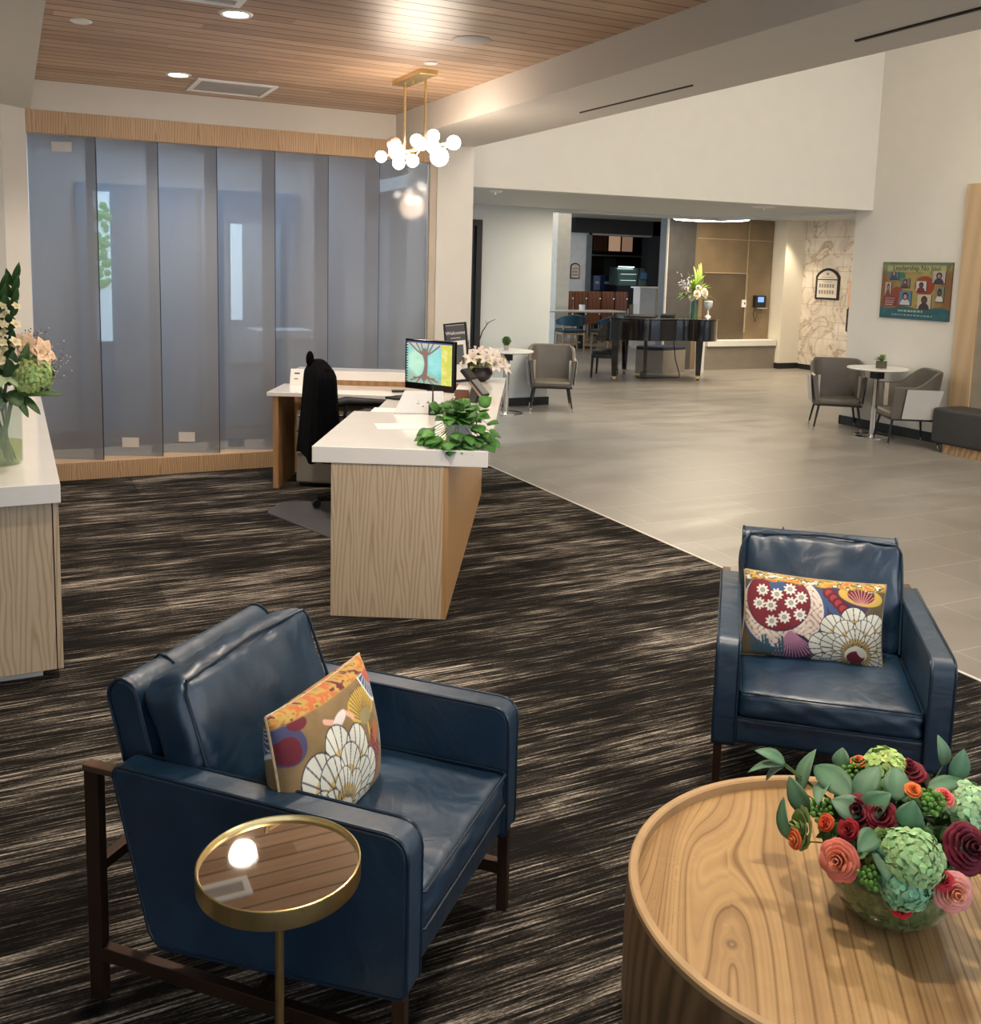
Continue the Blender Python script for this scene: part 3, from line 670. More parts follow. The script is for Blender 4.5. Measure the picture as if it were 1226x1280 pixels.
def pillow_pattern_b(X, Y):      # shell flower lower left, gold bloom upper middle, berries at right
    n = fbm(X*.25, Y*.25, 3, 5)[..., None]
    cv = Canvas(X, Y, (0,0,0)); cv.im[:] = np.array((.26,.17,.075))*(.7+.7*n)
    cv.disc(-21, 8, 4.5, (.07,.07,.16), 4); cv.disc(-21, 7, 2.8, MAROON); cv.disc(-17, 11.5, 3.0, MAROON, 1.4)
    cv.line([(9,4),(9,-2)], .5, GOLD)
    cv.disc(8.5, 7.2, 8.0, GOLD, 3.3); cv.ray_lines(8.5, 3.0, 3, 8.5, .5, 2.64, 15, .14, (.10,.05,.03)); cv.disc(8.5, 4.6, 3.2, (.35,.30,.14), 1.6)
    cv.disc(19, 12, 7, CREAM); cv.disc(19, 12, 6.2, BLUE); cv.ray_lines(19, 12, 3, 7, -PI, PI, 30, .1, CREAM); cv.disc(19, 12, 3, (.5,.1,.06)); 
    for x, y, r in ((4,-.5,2.5),(5.6,-2.4,2.3),(11,-1.5,2.6),(12.6,-4.5,2.5),(10.6,-6.3,2.0),(12.2,-8.2,1.7)):
        cv.disc(x, y, r, MAROON); dd = np.sin(X*4)*np.sin(Y*4); mixin(cv.im, (np.hypot(X-x, Y-y) < r*.85)*sm(dd-.3, .2), (.60,.13,.12))
    cv.disc(12.5, 0, 1.4, ORANGE, 2.6); cv.disc(.5, 2.2, 3.2, (.45,.62,.75), 1.4, .9); cv.disc(-.5, .2, 2.8, (.30,.50,.68), 1.4, -.7); cv.disc(17.5,-2,2.5,(.25,.36,.45),1.2,.6)
    cv.line([(-9,9),(-4,7),(-1,8.5),(2,6.5)], .6, (.80,.45,.35)); cv.disc(-3.5, 8.0, 3.0, (.82,.76,.70), 1.1, .2)
    shell(cv, -6.5, -11.0, 17.0, .05)
    top = sm(Y-12.2, .4); g = fbm(X*.5, Y*1.2, 3, 19)
    mixin(cv.im, top, (.50,.33,.08)); mixin(cv.im, top*sm(g-.5, .08), ORANGE); mixin(cv.im, top*sm(.30-g, .05), MAROON)
    return cv.im
m_pillow = vcol('printed_pillow_fabric', .8, .25, sheen=.1)
m_welt = M('pillow_welt', (.50,.38,.22), .7, var=.2, vs=60)
def pillow(label, fn, loc, rot, W=.46, H=.29, D=.15):
    # stands on its lower long edge; front face is local -Y
    t = thing('throw_pillow', label, 'pillow', loc); t.rotation_euler = rot
    nx, nz = 230, 150
    u = np.linspace(-1, 1, nx); w = np.linspace(-1, 1, nz); U, Wd = np.meshgrid(u, w)
    # pinched corners
    pin = 1-.07*(Wd**2)*(1-np.abs(U)**4)*.5
    X = U*W/2*(1-.05*(1-np.abs(U)**3)*0 - .045*(1-Wd**2)*np.abs(U)**3); Z = Wd*H/2*(1-.06*(1-U**2)*np.abs(Wd)**3)
    th = D/2*np.power(np.clip((1-U**2), 0, 1), .42)*np.power(np.clip(1-Wd**2, 0, 1), .42)
    th = th + .0022*np.sin(U*11+Wd*5)*(1-U**2)*(1-Wd**2)
    im = fn(U*23, Wd*14.5)
    for side, nm in ((-1,'cover_front'),(1,'cover_back')):
        Y = side*th; P = np.stack([X, Y, Z], -1).reshape(-1, 3)
        idx = np.arange(nx*nz).reshape(nz, nx)
        F = np.stack([idx[:-1,:-1], idx[:-1,1:], idx[1:,1:], idx[1:,:-1]], -1).reshape(-1, 4)
        if side > 0: F = F[:, ::-1]
        mb = MB(); mb.add([tuple(p) for p in P], [tuple(f) for f in F], [tuple(c) for c in np.clip(im if side < 0 else im[:, ::-1], 0, 1).reshape(-1, 3)])
        part(nm, mb, m_pillow, t, smooth=True)
    loop = [(X[0,i],0,Z[0,i]) for i in range(0,nx,6)]+[(X[i,-1],0,Z[i,-1]) for i in range(0,nz,6)]+[(X[-1,i],0,Z[-1,i]) for i in range(nx-1,0,-6)]+[(X[i,0],0,Z[i,0]) for i in range(nz-1,0,-6)]
    part('welt', MB().tube(loop, .0032, 6, closed=True), m_welt, t, smooth=True)
    return t

# ------------------------------------------------------------------ armchairs
def armchair(label, loc, rz):
    t = thing('armchair', label, 'armchair', loc, rz, 'navy leather armchairs')
    W = .655; a = .070; h = W/2
    side = fillet([(0,.228),(0,.560),(.687,.567),(.590,.178)], [.02,.05,.03,.05])
    for sx in (-1, 1):
        x0, x1 = (sx*h, sx*(h-a)); lo, hi = min(x0,x1), max(x0,x1)
        A = part('arm', MB().prism(side, lo, hi, 'YZ'), m_leather, t, bevel=.010, seg=3, ang=.7)
        for xx in (lo+.004, hi-.004):
            cy = sum(p[0] for p in side)/len(side); cz = sum(p[1] for p in side)/len(side)
            lp = [(xx, p[0]*.995+cy*.005, p[1]*.995+cz*.005) for p in side]
            off = -.004 if xx < (lo+hi)/2 else .004
            part('piping', MB().tube([(q[0]+off*.3, q[1], q[2]) for q in lp], .0042, 6, closed=True), m_piping, A, smooth=True)
    # seat deck and front rail
    part('front_rail', MB().prism(fillet([(.012,.235),(.012,.318),(.60,.315),(.56,.20)], [.02,.012,.01,.01]), -h+a, h-a, 'YZ'), m_leather, t, bevel=.004)
    sc = MB(); cushion(sc, -h+a+.003, h-a-.003, .004, .60, .316, .402, r=.022, crown=.020, side=.008, wr=.0022)
    C_ = part('seat_cushion', sc, m_leather, t, smooth=True)
    xw = h-a-.006
    part('piping', MB().tube([(-xw,.42,.402),(-xw,.012,.402),(-xw+.01,.001,.402),(xw-.01,.001,.402),(xw,.012,.402),(xw,.42,.402)], .0036, 6), m_piping, C_, smooth=True)
    part('piping', MB().tube([(-xw,.012,.322),(-xw+.01,.001,.322),(xw-.01,.001,.322),(xw,.012,.322)], .0034, 6), m_piping, C_, smooth=True)
    # back cushion, leaning
    T = Tr(0,.432,.400) @ Matrix.Rotation(-.34, 4, 'X')
    bc = MB(); cushion(bc, -.255, .255, 0, .128, 0, .372, r=.035, crown=.022, side=.012, wr=.0042, T=T)
    B_ = part('back_cushion', bc, m_leather, t, smooth=True)
    q = [(-.250,.007,.01),(-.254,.005,.18),(-.250,.007,.335),(-.235,.008,.361),(0,.005,.374),(.235,.008,.361),(.250,.007,.335),(.254,.005,.18),(.250,.007,.01)]
    part('piping', MB().tube([T @ Vector(p) for p in q], .0038, 6), m_piping, B_, smooth=True)
    # outer back shell
    sh = fillet([(.560,.30),(.640,.30),(.752,.690),(.722,.728),(.676,.712)], [.02,.02,.025,.03,.025])
    Sx = .258
    K = part('back_shell', MB().prism(sh, -Sx, Sx, 'YZ'), m_leather, t, bevel=.012, seg=3, ang=.7)
    for s_ in (-1, 1): part('piping', MB().tube([(s_*(Sx-.002), p[0], p[1]) for p in sh], .004, 6, closed=True), m_piping, K, smooth=True)
    part('seam', MB().tube([(-.12,.680,.712),(-.12,.701,.724),(-.12,.724,.727),(-.12,.748,.700),(-.12,.74,.66)], .003, 5), m_piping, K, smooth=True)
    # bronze frame
    fx = h-.020
    for s_ in (-1, 1):
        x = s_*fx
        part('leg', MB().box(x-.012,x+.012,.728,.764,0,.548), m_bronze, t, bevel=.002)
        part('leg', MB().box(x-.012,x+.012,.008,.034,0,.232), m_bronze, t, bevel=.002)
        part('side_rail', MB().box(x-.012,x+.012,.034,.728,.100,.132), m_bronze, t, bevel=.002)
        part('bracket', MB().box(x-.014,x+.014,.665,.766,.536,.550), M('bronze_highlight', (.20,.115,.065), .4, .7), t, bevel=.002)
    part('cross_rail', MB().box(-fx,fx,.33,.355,.105,.130), m_bronze, t, bevel=.002)
    part('cross_rail', MB().box(-fx,fx,.732,.758,.30,.325), m_bronze, t, bevel=.002)
    part('seat_bearer', MB().box(-.02,.02,.25,.35,.13,.22), m_bronze, t, bevel=.002)
    return t
armchair('navy blue leather armchair beside the small brass table', (.863,1.795,0), -.802+PI/2)
armchair('navy blue leather armchair behind the coffee table, at the edge of the carpet', (2.076,1.944,0), -2.274+PI/2)
def chair_local(loc, rz, p): v = Rz(rz) @ Vector(p); return (loc[0]+v.x, loc[1]+v.y, loc[2]+v.z)
r1 = -.802+PI/2; r2 = -2.274+PI/2
pillow('printed pillow with a large cream fan flower, on the armchair beside the brass table', pillow_pattern_b,
       chair_local((.863,1.795,0), r1, (-.075,.315,.553)), (-.20,.06,r1+.02), W=.42, H=.305)
pillow('printed pillow with white daisies on maroon, on the armchair behind the coffee table', pillow_pattern_a,
       chair_local((2.076,1.944,0), r2, (-.035,.345,.528)), (-.34,.035,r2+.05), W=.44, H=.27)

# ------------------------------------------------------------------ round coffee table
CT = (1.530, 1.318, 0); ct = thing('coffee_table', 'round drum coffee table of figured wood with a raised rim', 'coffee table', CT)
def tabletop_grain(X, Y):
    # metres relative to the table centre; grain runs along g
    g = np.array([.616,.788]); p_ = X*g[1]-Y*g[0]; q_ = X*g[0]+Y*g[1]
    kx, ky = 1.207-CT[0], 1.329-CT[1]; kp, kq = kx*g[1]-ky*g[0], kx*g[0]+ky*g[1]
    dp, dq = p_-kp, q_-kq
    w1 = fbm(p_*4+3, q_*1.3+5, 3, 2)-.5; w2 = fbm(p_*14, q_*3.5, 3, 8)-.5
    left = np.clip(-(dp+.05)*7, 0, 1); left = left*left*(3-2*left)
    base = p_ - .26*(q_-kq)*left
    sp = np.log1p(np.exp(np.clip(dq/.03, -30, 30)))*.03
    psi = np.sqrt(dp**2+(.32*sp)**2+.00002)*np.where(dp < 0, 1.05, 1.0)
    wc = np.exp(-(np.abs(dp)/.115)**4)*(1/(1+np.exp((dq-.36)/.07)))*(1/(1+np.exp(-(dq+.22)/.05)))
    ph = (base-kp)*(1-wc) + psi*wc + .016*w1 + .007*w2
    rk = np.hypot(dp, dq*.8); wk = np.exp(-(rk/.028)**2); ph = ph*(1-wk)+rk*1.2*wk
    s1 = vnoise(ph*30+100, q_*.4+7, 11); s2 = vnoise(ph*85+50, q_*1.2, 12); s3 = vnoise(ph*300+70, q_*4, 13)
    def lines(fr, th, sd, qf=.35):
        t = ph*fr+11.3; k_ = np.floor(t).astype(int); j = vnoise(k_*7.31+sd, q_*qf*3+k_*1.7, sd)
        d = np.abs(t-k_-.5-.3*(j-.5)); return np.clip(1-d/(th*(.3+1.2*j)), 0, 1)
    right = np.clip((p_-.03)*6, 0, 1)
    line = lines(31, .115, 21)**1.1; line2 = lines(95, .22, 22); line3 = lines(62, .20, 27)*right
    tone = .50*s1+.28*s2+.22*s3
    lo, hi = np.array((.24,.125,.048)), np.array((.53,.335,.15))
    c = lo+(hi-lo)*np.clip(tone[..., None]*1.15+.12, 0, 1)
    wt = np.array((.86,1.0,1.12)); c = c*(1-.58*line[..., None]*wt)*(1-.12*line2[..., None])*(1-.62*line3[..., None]*wt)
    c = c*(1-.10*right[..., None])
    k = np.exp(-(rk/.010)**2)[..., None]; c = c*(1-.80*k)
    k2 = np.exp(-(rk/.0055)**2)[..., None]; c = c*(1-k2)+np.array((.42,.25,.16))*k2
    for ex, ey, er in ((-.012,.055,.0045),(-.03,.20,.005),(-.075,.27,.004)):
        e = np.exp(-(np.hypot(dp-ex, dq-ey)/er)**2)[..., None]; c = c*(1-e)+np.array((.50,.31,.20))*e
    return np.clip(c, 0, 1)
R0 = .473; Ri = .453
nr, na = 330, 720
rr = np.linspace(0, Ri, nr); aa = np.linspace(0, 2*PI, na, endpoint=False)
Rg, Ag = np.meshgrid(rr, aa, indexing='ij'); X_, Y_ = Rg*np.cos(Ag), Rg*np.sin(Ag)
imt = tabletop_grain(X_, Y_)
me = bpy.data.meshes.new('tabletop'); nv = nr*na
co = np.stack([X_, Y_, np.full_like(X_, .336)], -1).reshape(-1, 3).astype(np.float32)
idx = np.arange(nv).reshape(nr, na); nxt = np.roll(idx, -1, axis=1)
F = np.stack([idx[:-1], idx[1:], nxt[1:], nxt[:-1]], -1).reshape(-1, 4)
me.vertices.add(nv); me.vertices.foreach_set('co', co.ravel())
me.loops.add(F.size); me.loops.foreach_set('vertex_index', F.ravel().astype(np.int32))
me.polygons.add(len(F)); me.polygons.foreach_set('loop_start', np.arange(0, F.size, 4, dtype=np.int32))
me.update(calc_edges=True)
ca = me.color_attributes.new('Col', 'FLOAT_COLOR', 'POINT'); ar = np.ones((nv, 4), np.float32); ar[:, :3] = imt.reshape(-1, 3); ca.data.foreach_set('color', ar.ravel())
m_top = vcol('figured_wood_top', .33, spec=.5, coat=.25); me.materials.append(m_top)
o = bpy.data.objects.new("tabletop", me); link(o, ct)
m_rim = M('table_rim_wood', (.50,.325,.165), .35, var=.14, vs=9)
m_drum = wood('table_drum_wood', (.27,.165,.085), (.12,.068,.032), 13, 'Z', .4, 5, stretch=.1)
part('rim', MB().lathe([(Ri,.325),(Ri-.001,.357),(Ri+.003,.361),(R0-.004,.361),(R0,.357),(R0,.345)], seg=96), m_rim, ct, smooth=True)
part('drum', MB().lathe([(R0,.345),(R0+.004,.27),(R0+.004,.10),(R0-.003,.0),(0,0)], seg=96), m_drum, ct, smooth=True)

# ------------------------------------------------------------------ brass side table
st = thing('side_table', 'slim brass side table with a round mirrored tray top', 'side table', (.381,1.548,0))
m_mirror = M('smoked_mirror', (.90,.86,.80), .02, 1, var=.01)
part('tray', MB().lathe([(0,.591),(.134,.591)], seg=64), m_mirror, st, smooth=True)
part('rim', MB().lathe([(.1335,.590),(.135,.597),(.137,.600),(.1395,.599),(.140,.596),(.140,.566),(.136,.564),(0,.564)], seg=72), m_brass, st, smooth=True)
part('stem', MB().tube([(0,0,.012),(0,0,.565)], .0078, 16), m_brass, st, smooth=True)
part('base', MB().lathe([(0,.012),(.105,.010),(.11,.006),(.11,0),(0,0)], seg=48), m_brass, st, smooth=True)

# ------------------------------------------------------------------ foliage helpers
def frame(n):
    n = Vector(n).normalized(); x = n.orthogonal().normalized(); return x, n.cross(x), n
def leaf_surf(mb, b_, t_, w, nrm=None, col=(.05,.13,.04), fold=.25, droop=.12, n=8, pointy=.8, vein=True):
    b_, t_ = Vector(b_), Vector(t_); d = t_-b_; L = d.length; d.normalize()
    nn = Vector(nrm) if nrm is not None else Vector((0,0,1))
    s_ = d.cross(nn)
    if s_.length < .05: s_ = d.orthogonal()
    s_.normalize(); up = s_.cross(d).normalized(); rows = []; cols = []
    for i in range(n+1):
        v = i/n; wd = w*(math.sin(PI*min(1,v**.75))**pointy)+1e-4
        c = b_+d*L*v + up*(droop*L*math.sin(PI*v))
        row = []
        for u in (-1,-.55,0,.55,1):
            row.append(c+s_*wd*u+up*(fold*wd*abs(u)**1.3))
            k = 1.0 if not vein else (1.22 if u == 0 else (.92+.10*math.sin(v*26)*abs(u)))
            cols.append(tuple(x*k*(.9+.2*v) for x in col))
        rows.append(row)
    mb.grid(rows, cols)
def rose(mb, c, n, r, col_out, col_in, layers=5, tight=1.0):
    X, Y, N = frame(n); c = Vector(c); rnd = random.random()*6
    for l in range(layers):
        f = (l+1)/layers; k = 3+l if l < 4 else 6; R = r*f; span = 2*PI/k*.78
        for j in range(k):
            a0 = rnd + l*1.9 + 2*PI*j/k; rows = []; cols = []
            for i in range(6):
                v = i/5; rad = R*(.30+.62*v**.8+(.16*v**4 if l > 1 else 0)); hgt = r*(.95-.55*f)*(v**.9) - (r*.12*f*v**5) + r*.25*(1-f)
                row = []
                for q in range(7):
                    u = -1+q/3; rd = rad*(1+.05*math.sin(3*u+j))*(1-.10*u*u*v) ; hh = hgt*(1-.30*u*u*v)
                    a = a0+span*u*(1-.25*v*0)
                    row.append(c+X*math.cos(a)*rd+Y*math.sin(a)*rd+N*(hh-r*.25))
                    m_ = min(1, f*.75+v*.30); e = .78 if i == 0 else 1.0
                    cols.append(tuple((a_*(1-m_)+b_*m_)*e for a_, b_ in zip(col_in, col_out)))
                rows.append(row)
            mb.grid(rows, cols)
    mb.sphere(c+N*r*.1, r*.22, 8, 6, tuple(x*.7 for x in col_in))
def hydrangea(mb, c, n, r, col, k=60, fs=.012, cov=1.0):
    X, Y, N = frame(n); c = Vector(c)
    for i in range(k):
        z = 1-cov*(i+.5)/k; ph = i*2.39996; s_ = math.sqrt(max(0,1-z*z))
        d = (X*math.cos(ph)*s_+Y*math.sin(ph)*s_+N*z).normalized(); p = c+d*r*(.92+.14*random.random())
        a, b_, nn = frame(d+Vector((random.uniform(-.4,.4), random.uniform(-.4,.4), random.uniform(-.4,.4)))); ro = random.random()*2
        tint = .8+.4*random.random(); cc = (col[0]*tint*(.9+.3*random.random()), col[1]*tint, col[2]*tint)
        for q in range(4):
            an = ro+q*PI/2; e1 = a*math.cos(an)+b_*math.sin(an); e2 = -a*math.sin(an)+b_*math.cos(an)
            P = [[p, p+e1*fs*.55-e2*fs*.5+nn*fs*.18, p+e1*fs*1.05-e2*fs*.25+nn*fs*.1],[p, p+e1*fs*.6+nn*fs*.3, p+e1*fs*1.2+nn*fs*.05],[p, p+e1*fs*.55+e2*fs*.5+nn*fs*.18, p+e1*fs*1.05+e2*fs*.25+nn*fs*.1]]
            mb.grid(P, [tuple(x*w for x in cc) for w in (.75,.95,1.1)*3])
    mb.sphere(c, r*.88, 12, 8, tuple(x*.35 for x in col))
def berries(mb, c, n, r, col, k=26, br=.005):
    X, Y, N = frame(n); c = Vector(c)
    for i in range(k):
        z = 1-1.2*(i+.5)/k; ph = i*2.39996; s_ = math.sqrt(max(0,1-z*z)); q = r*(.55+.5*random.random())
        p = c+(X*math.cos(ph)*s_+Y*math.sin(ph)*s_+N*z)*q
        tint = .75+.5*random.random(); mb.sphere(p, br*(.8+.4*random.random()), 8, 6, tuple(x*tint for x in col)); mb.tube([c, p], .0009, 4, col=(.10,.16,.05))
m_petal = vcol('flower_petals', .6, sheen=.1, spec=.3); m_leaf = vcol('leaf_green', .5, spec=.4)

# ------------------------------------------------------------------ centrepiece
CB = (1.565, 1.275, .336)
cp = thing('floral_centrepiece', 'low glass bowl of coral roses, burgundy and green flowers on the coffee table', 'flower arrangement', CB)
def rel(p): return (p[0]-CB[0], p[1]-CB[1], p[2]-CB[2])
m_moss, nt, b = _new('moss_behind_glass'); v_ = coords(nt); f_ = noise(nt, v_, 60, 5, .7, 1)
lk(nt, ramp(nt, f_, [(.3,(.02,.035,.01)),(.5,(.07,.12,.04)),(.7,(.16,.22,.10)),(.85,(.32,.36,.24))]), b.inputs['Base Color'])
b.inputs['Roughness'].default_value = .25; b.inputs['Coat Weight'].default_value = 1; b.inputs['Coat Roughness'].default_value = .03
part('glass_bowl', MB().lathe([(0,.002),(.060,.003),(.090,.018),(.112,.045),(.122,.080),(.118,.112),(.105,.135)], seg=48), m_moss, cp, smooth=True)
I = {'roseA':((1.411,1.262,0.500),(-0.99,-0.09,0.10)), 'roseB':((1.538,1.122,0.491),(-0.17,-0.98,0.01)), 'roseC':((1.428,1.386,0.466),(-0.76,0.62,-0.20)), 'roseD':((1.432,1.381,0.466),(-0.76,0.61,-0.21)), 'redS':((1.466,1.166,0.451),(-0.62,-0.69,-0.37)), 'redS2':((1.520,1.129,0.511),(-0.29,-0.93,0.21)), 'burg1':((1.595,1.140,0.547),(0.18,-0.82,0.53)), 'burg2':((1.457,1.275,0.580),(-0.62,-0.00,0.79)), 'burg3':((1.640,1.316,0.603),(0.39,0.21,0.90)), 'burg4':((1.478,1.239,0.589),(-0.49,-0.20,0.85)), 'red3':((1.431,1.267,0.552),(-0.82,-0.05,0.58)), 'or1':((1.562,1.239,0.612),(-0.01,-0.19,0.98)), 'or2':((1.576,1.383,0.596),(0.06,0.55,0.83)), 'coral1':((1.618,1.216,0.597),(0.29,-0.32,0.90)), 'coral2':((1.684,1.230,0.580),(0.63,-0.24,0.74)), 'hyd1':((1.480,1.161,0.540),(-0.53,-0.71,0.48)), 'hyd2':((1.686,1.204,0.564),(0.67,-0.39,0.63)), 'hyd3':((1.609,1.349,0.599),(0.23,0.39,0.89)), 'hyd4':((1.462,1.159,0.497),(-0.66,-0.74,0.07)), 'succ':((1.435,1.399,0.482),(-0.72,0.69,-0.07)), 'grn':((1.456,1.207,0.560),(-0.65,-0.41,0.64)), 'ber1':((1.445,1.348,0.543),(-0.74,0.45,0.50)), 'ber2':((1.428,1.204,0.496),(-0.89,-0.46,0.06)), 'ber3':((1.580,1.210,0.603),(0.08,-0.35,0.93)), 'ber4':((1.562,1.383,0.581),(-0.02,0.61,0.79)), 'or3':((1.428,1.320,0.537),(-0.85,0.28,0.45)), }
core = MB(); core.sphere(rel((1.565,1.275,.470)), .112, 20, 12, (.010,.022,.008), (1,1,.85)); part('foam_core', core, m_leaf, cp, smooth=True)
CO, COI = (.80,.20,.15), (.90,.36,.12)
def out(k, lift=.0, mix=.0):
    P, n = I[k]; n = (Vector(n)+Vector((-.75,-.65,.55))*mix*1.5).normalized(); return Vector(rel(P))+n*lift, n
for k, r, co_, ci, ly, lf, nm, lb in (('roseA',.038,(.82,.22,.17),(.90,.38,.16),6,.012,'rose','large coral rose'),('roseB',.036,(.85,.36,.34),(.92,.42,.16),6,.014,'rose','pink and peach rose'),('roseC',.020,(.80,.16,.04),(.85,.30,.05),4,.018,'rose','small orange rose'),
    ('redS',.018,(.60,.02,.03),(.45,.01,.02),4,.016,'rose','small red rose'),('redS2',.018,(.66,.04,.06),(.5,.02,.03),4,.020,'rose','small red rosebud'),('coral1',.019,(.82,.16,.14),(.7,.08,.08),4,.016,'rose','small coral rose'),('coral2',.020,(.85,.24,.20),(.8,.12,.1),4,.012,'rose','small coral rose'),
    ('or1',.016,(.85,.22,.04),(.8,.15,.03),4,.015,'rose','small orange rose'),('or2',.018,(.80,.20,.05),(.7,.12,.04),4,.012,'rose','small orange rose'),('or3',.017,(.75,.10,.02),(.7,.06,.02),4,.008,'rose','small orange rose'),('red3',.020,(.38,.01,.02),(.25,.008,.015),4,.010,'rose','small dark red rose'),
    ('burg1',.045,(.16,.004,.022),(.07,.002,.010),6,.008,'peony','burgundy peony'),('burg2',.036,(.15,.005,.02),(.06,.002,.01),5,-.004,'peony','burgundy peony'),('burg3',.034,(.24,.006,.025),(.10,.003,.012),5,.004,'peony','burgundy peony'),('burg4',.030,(.22,.006,.02),(.08,.003,.01),5,0,'peony','burgundy peony')):
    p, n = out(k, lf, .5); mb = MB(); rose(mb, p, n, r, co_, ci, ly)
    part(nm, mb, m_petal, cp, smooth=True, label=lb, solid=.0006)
for k, r, c_, kk in (('hyd1',.052,(.36,.62,.27),100),('hyd2',.052,(.40,.66,.36),100),('hyd3',.042,(.45,.66,.20),70),('hyd4',.042,(.22,.50,.30),70)):
    p, n = out(k, -.004, .3); mb = MB(); hydrangea(mb, p, n, r*.95, c_, kk, .0175); part('hydrangea', mb, m_petal, cp, smooth=True, label='pale green hydrangea head')
p, n = out('succ', -.004, .3); mb = MB(); rose(mb, p, n, .042, (.24,.36,.08), (.36,.46,.16), 5); part('green_bloom', mb, m_petal, cp, smooth=True, label='olive green ruffled bloom')
p, n = out('grn', -.01, .3); mb = MB(); rose(mb, p, n, .030, (.34,.50,.14), (.5,.62,.3), 4); part('green_bloom', mb, m_petal, cp, smooth=True, label='lime green bloom')
rd_ = random.Random(4); mb = MB()
for i in range(150):
    a = rd_.uniform(0,2*PI); e = rd_.uniform(-.15,1.5); d = Vector((math.cos(a)*math.cos(e), math.sin(a)*math.cos(e), math.sin(e)*.85)); p = Vector(rel((1.565,1.275,.475)))+d*.108
    g = rd_.random(); leaf_surf(mb, p, p+(d+Vector([rd_.uniform(-.8,.8) for _ in range(3)])).normalized()*.045, .016, d, (.05+.10*g,.13+.16*g,.04+.06*g), fold=.2, n=5, pointy=.6)
part('filler_leaves', mb, m_leaf, cp, smooth=True, solid=.0006)
for k in ('ber1','ber2','ber3','ber4'):
    p, n = out(k, .006, .4); mb = MB(); berries(mb, p, n, .026, (.12,.30,.05), 30, .0052); part('berry_cluster', mb, m_leaf, cp, smooth=True, label='cluster of small green berries')
for (b_, t_, w) in [((1.459,1.477,0.580),(1.414,1.525,0.597),0.022),((1.459,1.476,0.578),(1.386,1.512,0.558),0.020),((1.455,1.477,0.577),(1.413,1.484,0.548),0.018),((1.466,1.432,0.538),(1.520,1.453,0.613),0.030),((1.482,1.311,0.584),(1.505,1.442,0.584),0.034),((1.547,1.402,0.585),(1.563,1.421,0.623),0.024),((1.479,1.296,0.585),(1.550,1.310,0.639),0.030),((1.526,1.245,0.602),(1.574,1.291,0.642),0.030),((1.501,1.198,0.577),(1.523,1.203,0.627),0.030),((1.462,1.222,0.563),(1.452,1.141,0.548),0.034),((1.462,1.222,0.563),(1.418,1.159,0.511),0.026),((1.461,1.226,0.564),(1.398,1.216,0.544),0.026),((1.462,1.267,0.575),(1.428,1.318,0.589),0.030),((1.462,1.267,0.575),(1.500,1.235,0.630),0.030),((1.689,1.273,0.626),(1.704,1.303,0.679),0.026),((1.624,1.255,0.598),(1.711,1.225,0.611),0.022),((1.646,1.257,0.588),(1.712,1.198,0.590),0.020),((1.691,1.250,0.608),(1.727,1.256,0.665),0.026),((1.461,1.401,0.505),(1.456,1.462,0.561),0.028),((1.405,1.400,0.462),(1.433,1.449,0.527),0.022),((1.524,1.406,0.565),(1.415,1.337,0.568),0.024),]:
    b2, t2 = Vector(rel(b_)), Vector(rel(t_)); mid = (b2+t2)/2; nn = (mid-Vector((0,0,.12))).normalized()+Vector((-.2,-.35,.35))
    g = random.random(); mb = MB(); leaf_surf(mb, b2, t2, w*.86, nn, (.075+.06*g,.19+.06*g,.10+.05*g), fold=.15, droop=.10)
    L = part('leaf', mb, m_leaf, cp, smooth=True, solid=.0008)
    part('leaf_stem', MB().tube([tuple(Vector((0,0,.14))), tuple(b2)], .0014, 5, col=(.10,.17,.06)), m_leaf, L, smooth=True)
# ------------------------------------------------------------------ reception desk
DA = math.atan2(-.469, .883); DL = (1.198, 4.242, 0)
dk = thing('reception_desk', 'pale oak reception desk with a thick white worktop and a lower wing', 'desk', DL, DA)
part('worktop', MB().prism([(0,0),(.80,0),(.83,3.0),(.50,3.0),(.50,1.10),(0,1.10)], .725, .80), m_quartz, dk, bevel=.003)
part('end_panel', MB().box(.087,.60,.006,.03,0,.725), m_oak, dk, bevel=.001)
part('side_panel', MB().prism([(.60,.007),(.622,.007),(.678,2.56),(.655,2.56)], 0, .725), m_oak_dark, dk)
part('side_panel', MB().box(.087,.11,.03,1.05,0,.725), m_oak_dark, dk)
part('far_panel', MB().box(-.80,.66,3.08,3.10,0,.735), m_oak_dark, dk)
part('wing_worktop', MB().prism([(-.865,2.50),(.02,2.50),(.02,1.12),(.50,1.12),(.50,3.02),(-.865,3.02)], .675, .705), m_quartz, dk, bevel=.003)
part('wing_leg', MB().box(-.825,-.785,2.515,3.02,0,.675), m_oak_dark, dk, bevel=.002)
part('ledge_rail', MB().box(-.79,.50,3.03,3.06,.705,.742), m_oak_dark, dk)
part('raised_ledge', MB().box(-.80,.50,3.02,3.26,.742,.812), m_quartz, dk, bevel=.003)
def dW(u, v, z=0):
    p = Rz(DA) @ Vector((u, v, z)); return (DL[0]+p.x, DL[1]+p.y, z)
ped = thing('drawer_pedestal', 'grey metal drawer pedestal under the lower desk wing', 'drawer unit', dW(-.47,2.80), DA)
part('carcass', MB().box(-.20,.24,-.20,.18,.03,.57), m_grey_metal, ped, bevel=.004)
for z0, z1 in ((.045,.265),(.28,.405),(.42,.545)):
    d_ = part('drawer', MB().box(-.20,.24,-.222,-.20,z0,z1), m_grey_metal, ped, bevel=.004)
    part('pull', MB().box(-.19,.23,-.232,-.222,z1-.02,z1-.004), m_chrome, d_, bevel=.003)
mat_ = part('chair_mat', MB().prism(fillet([(1.44,6.17),(1.66,5.42),(2.25,5.35),(2.40,6.15),(1.60,6.42)], .06), .003, .0075), M('smoky_chair_mat', (.085,.085,.095), .35)); tag(mat_, 'smoky translucent chair mat on the carpet under the office chair', 'floor mat')
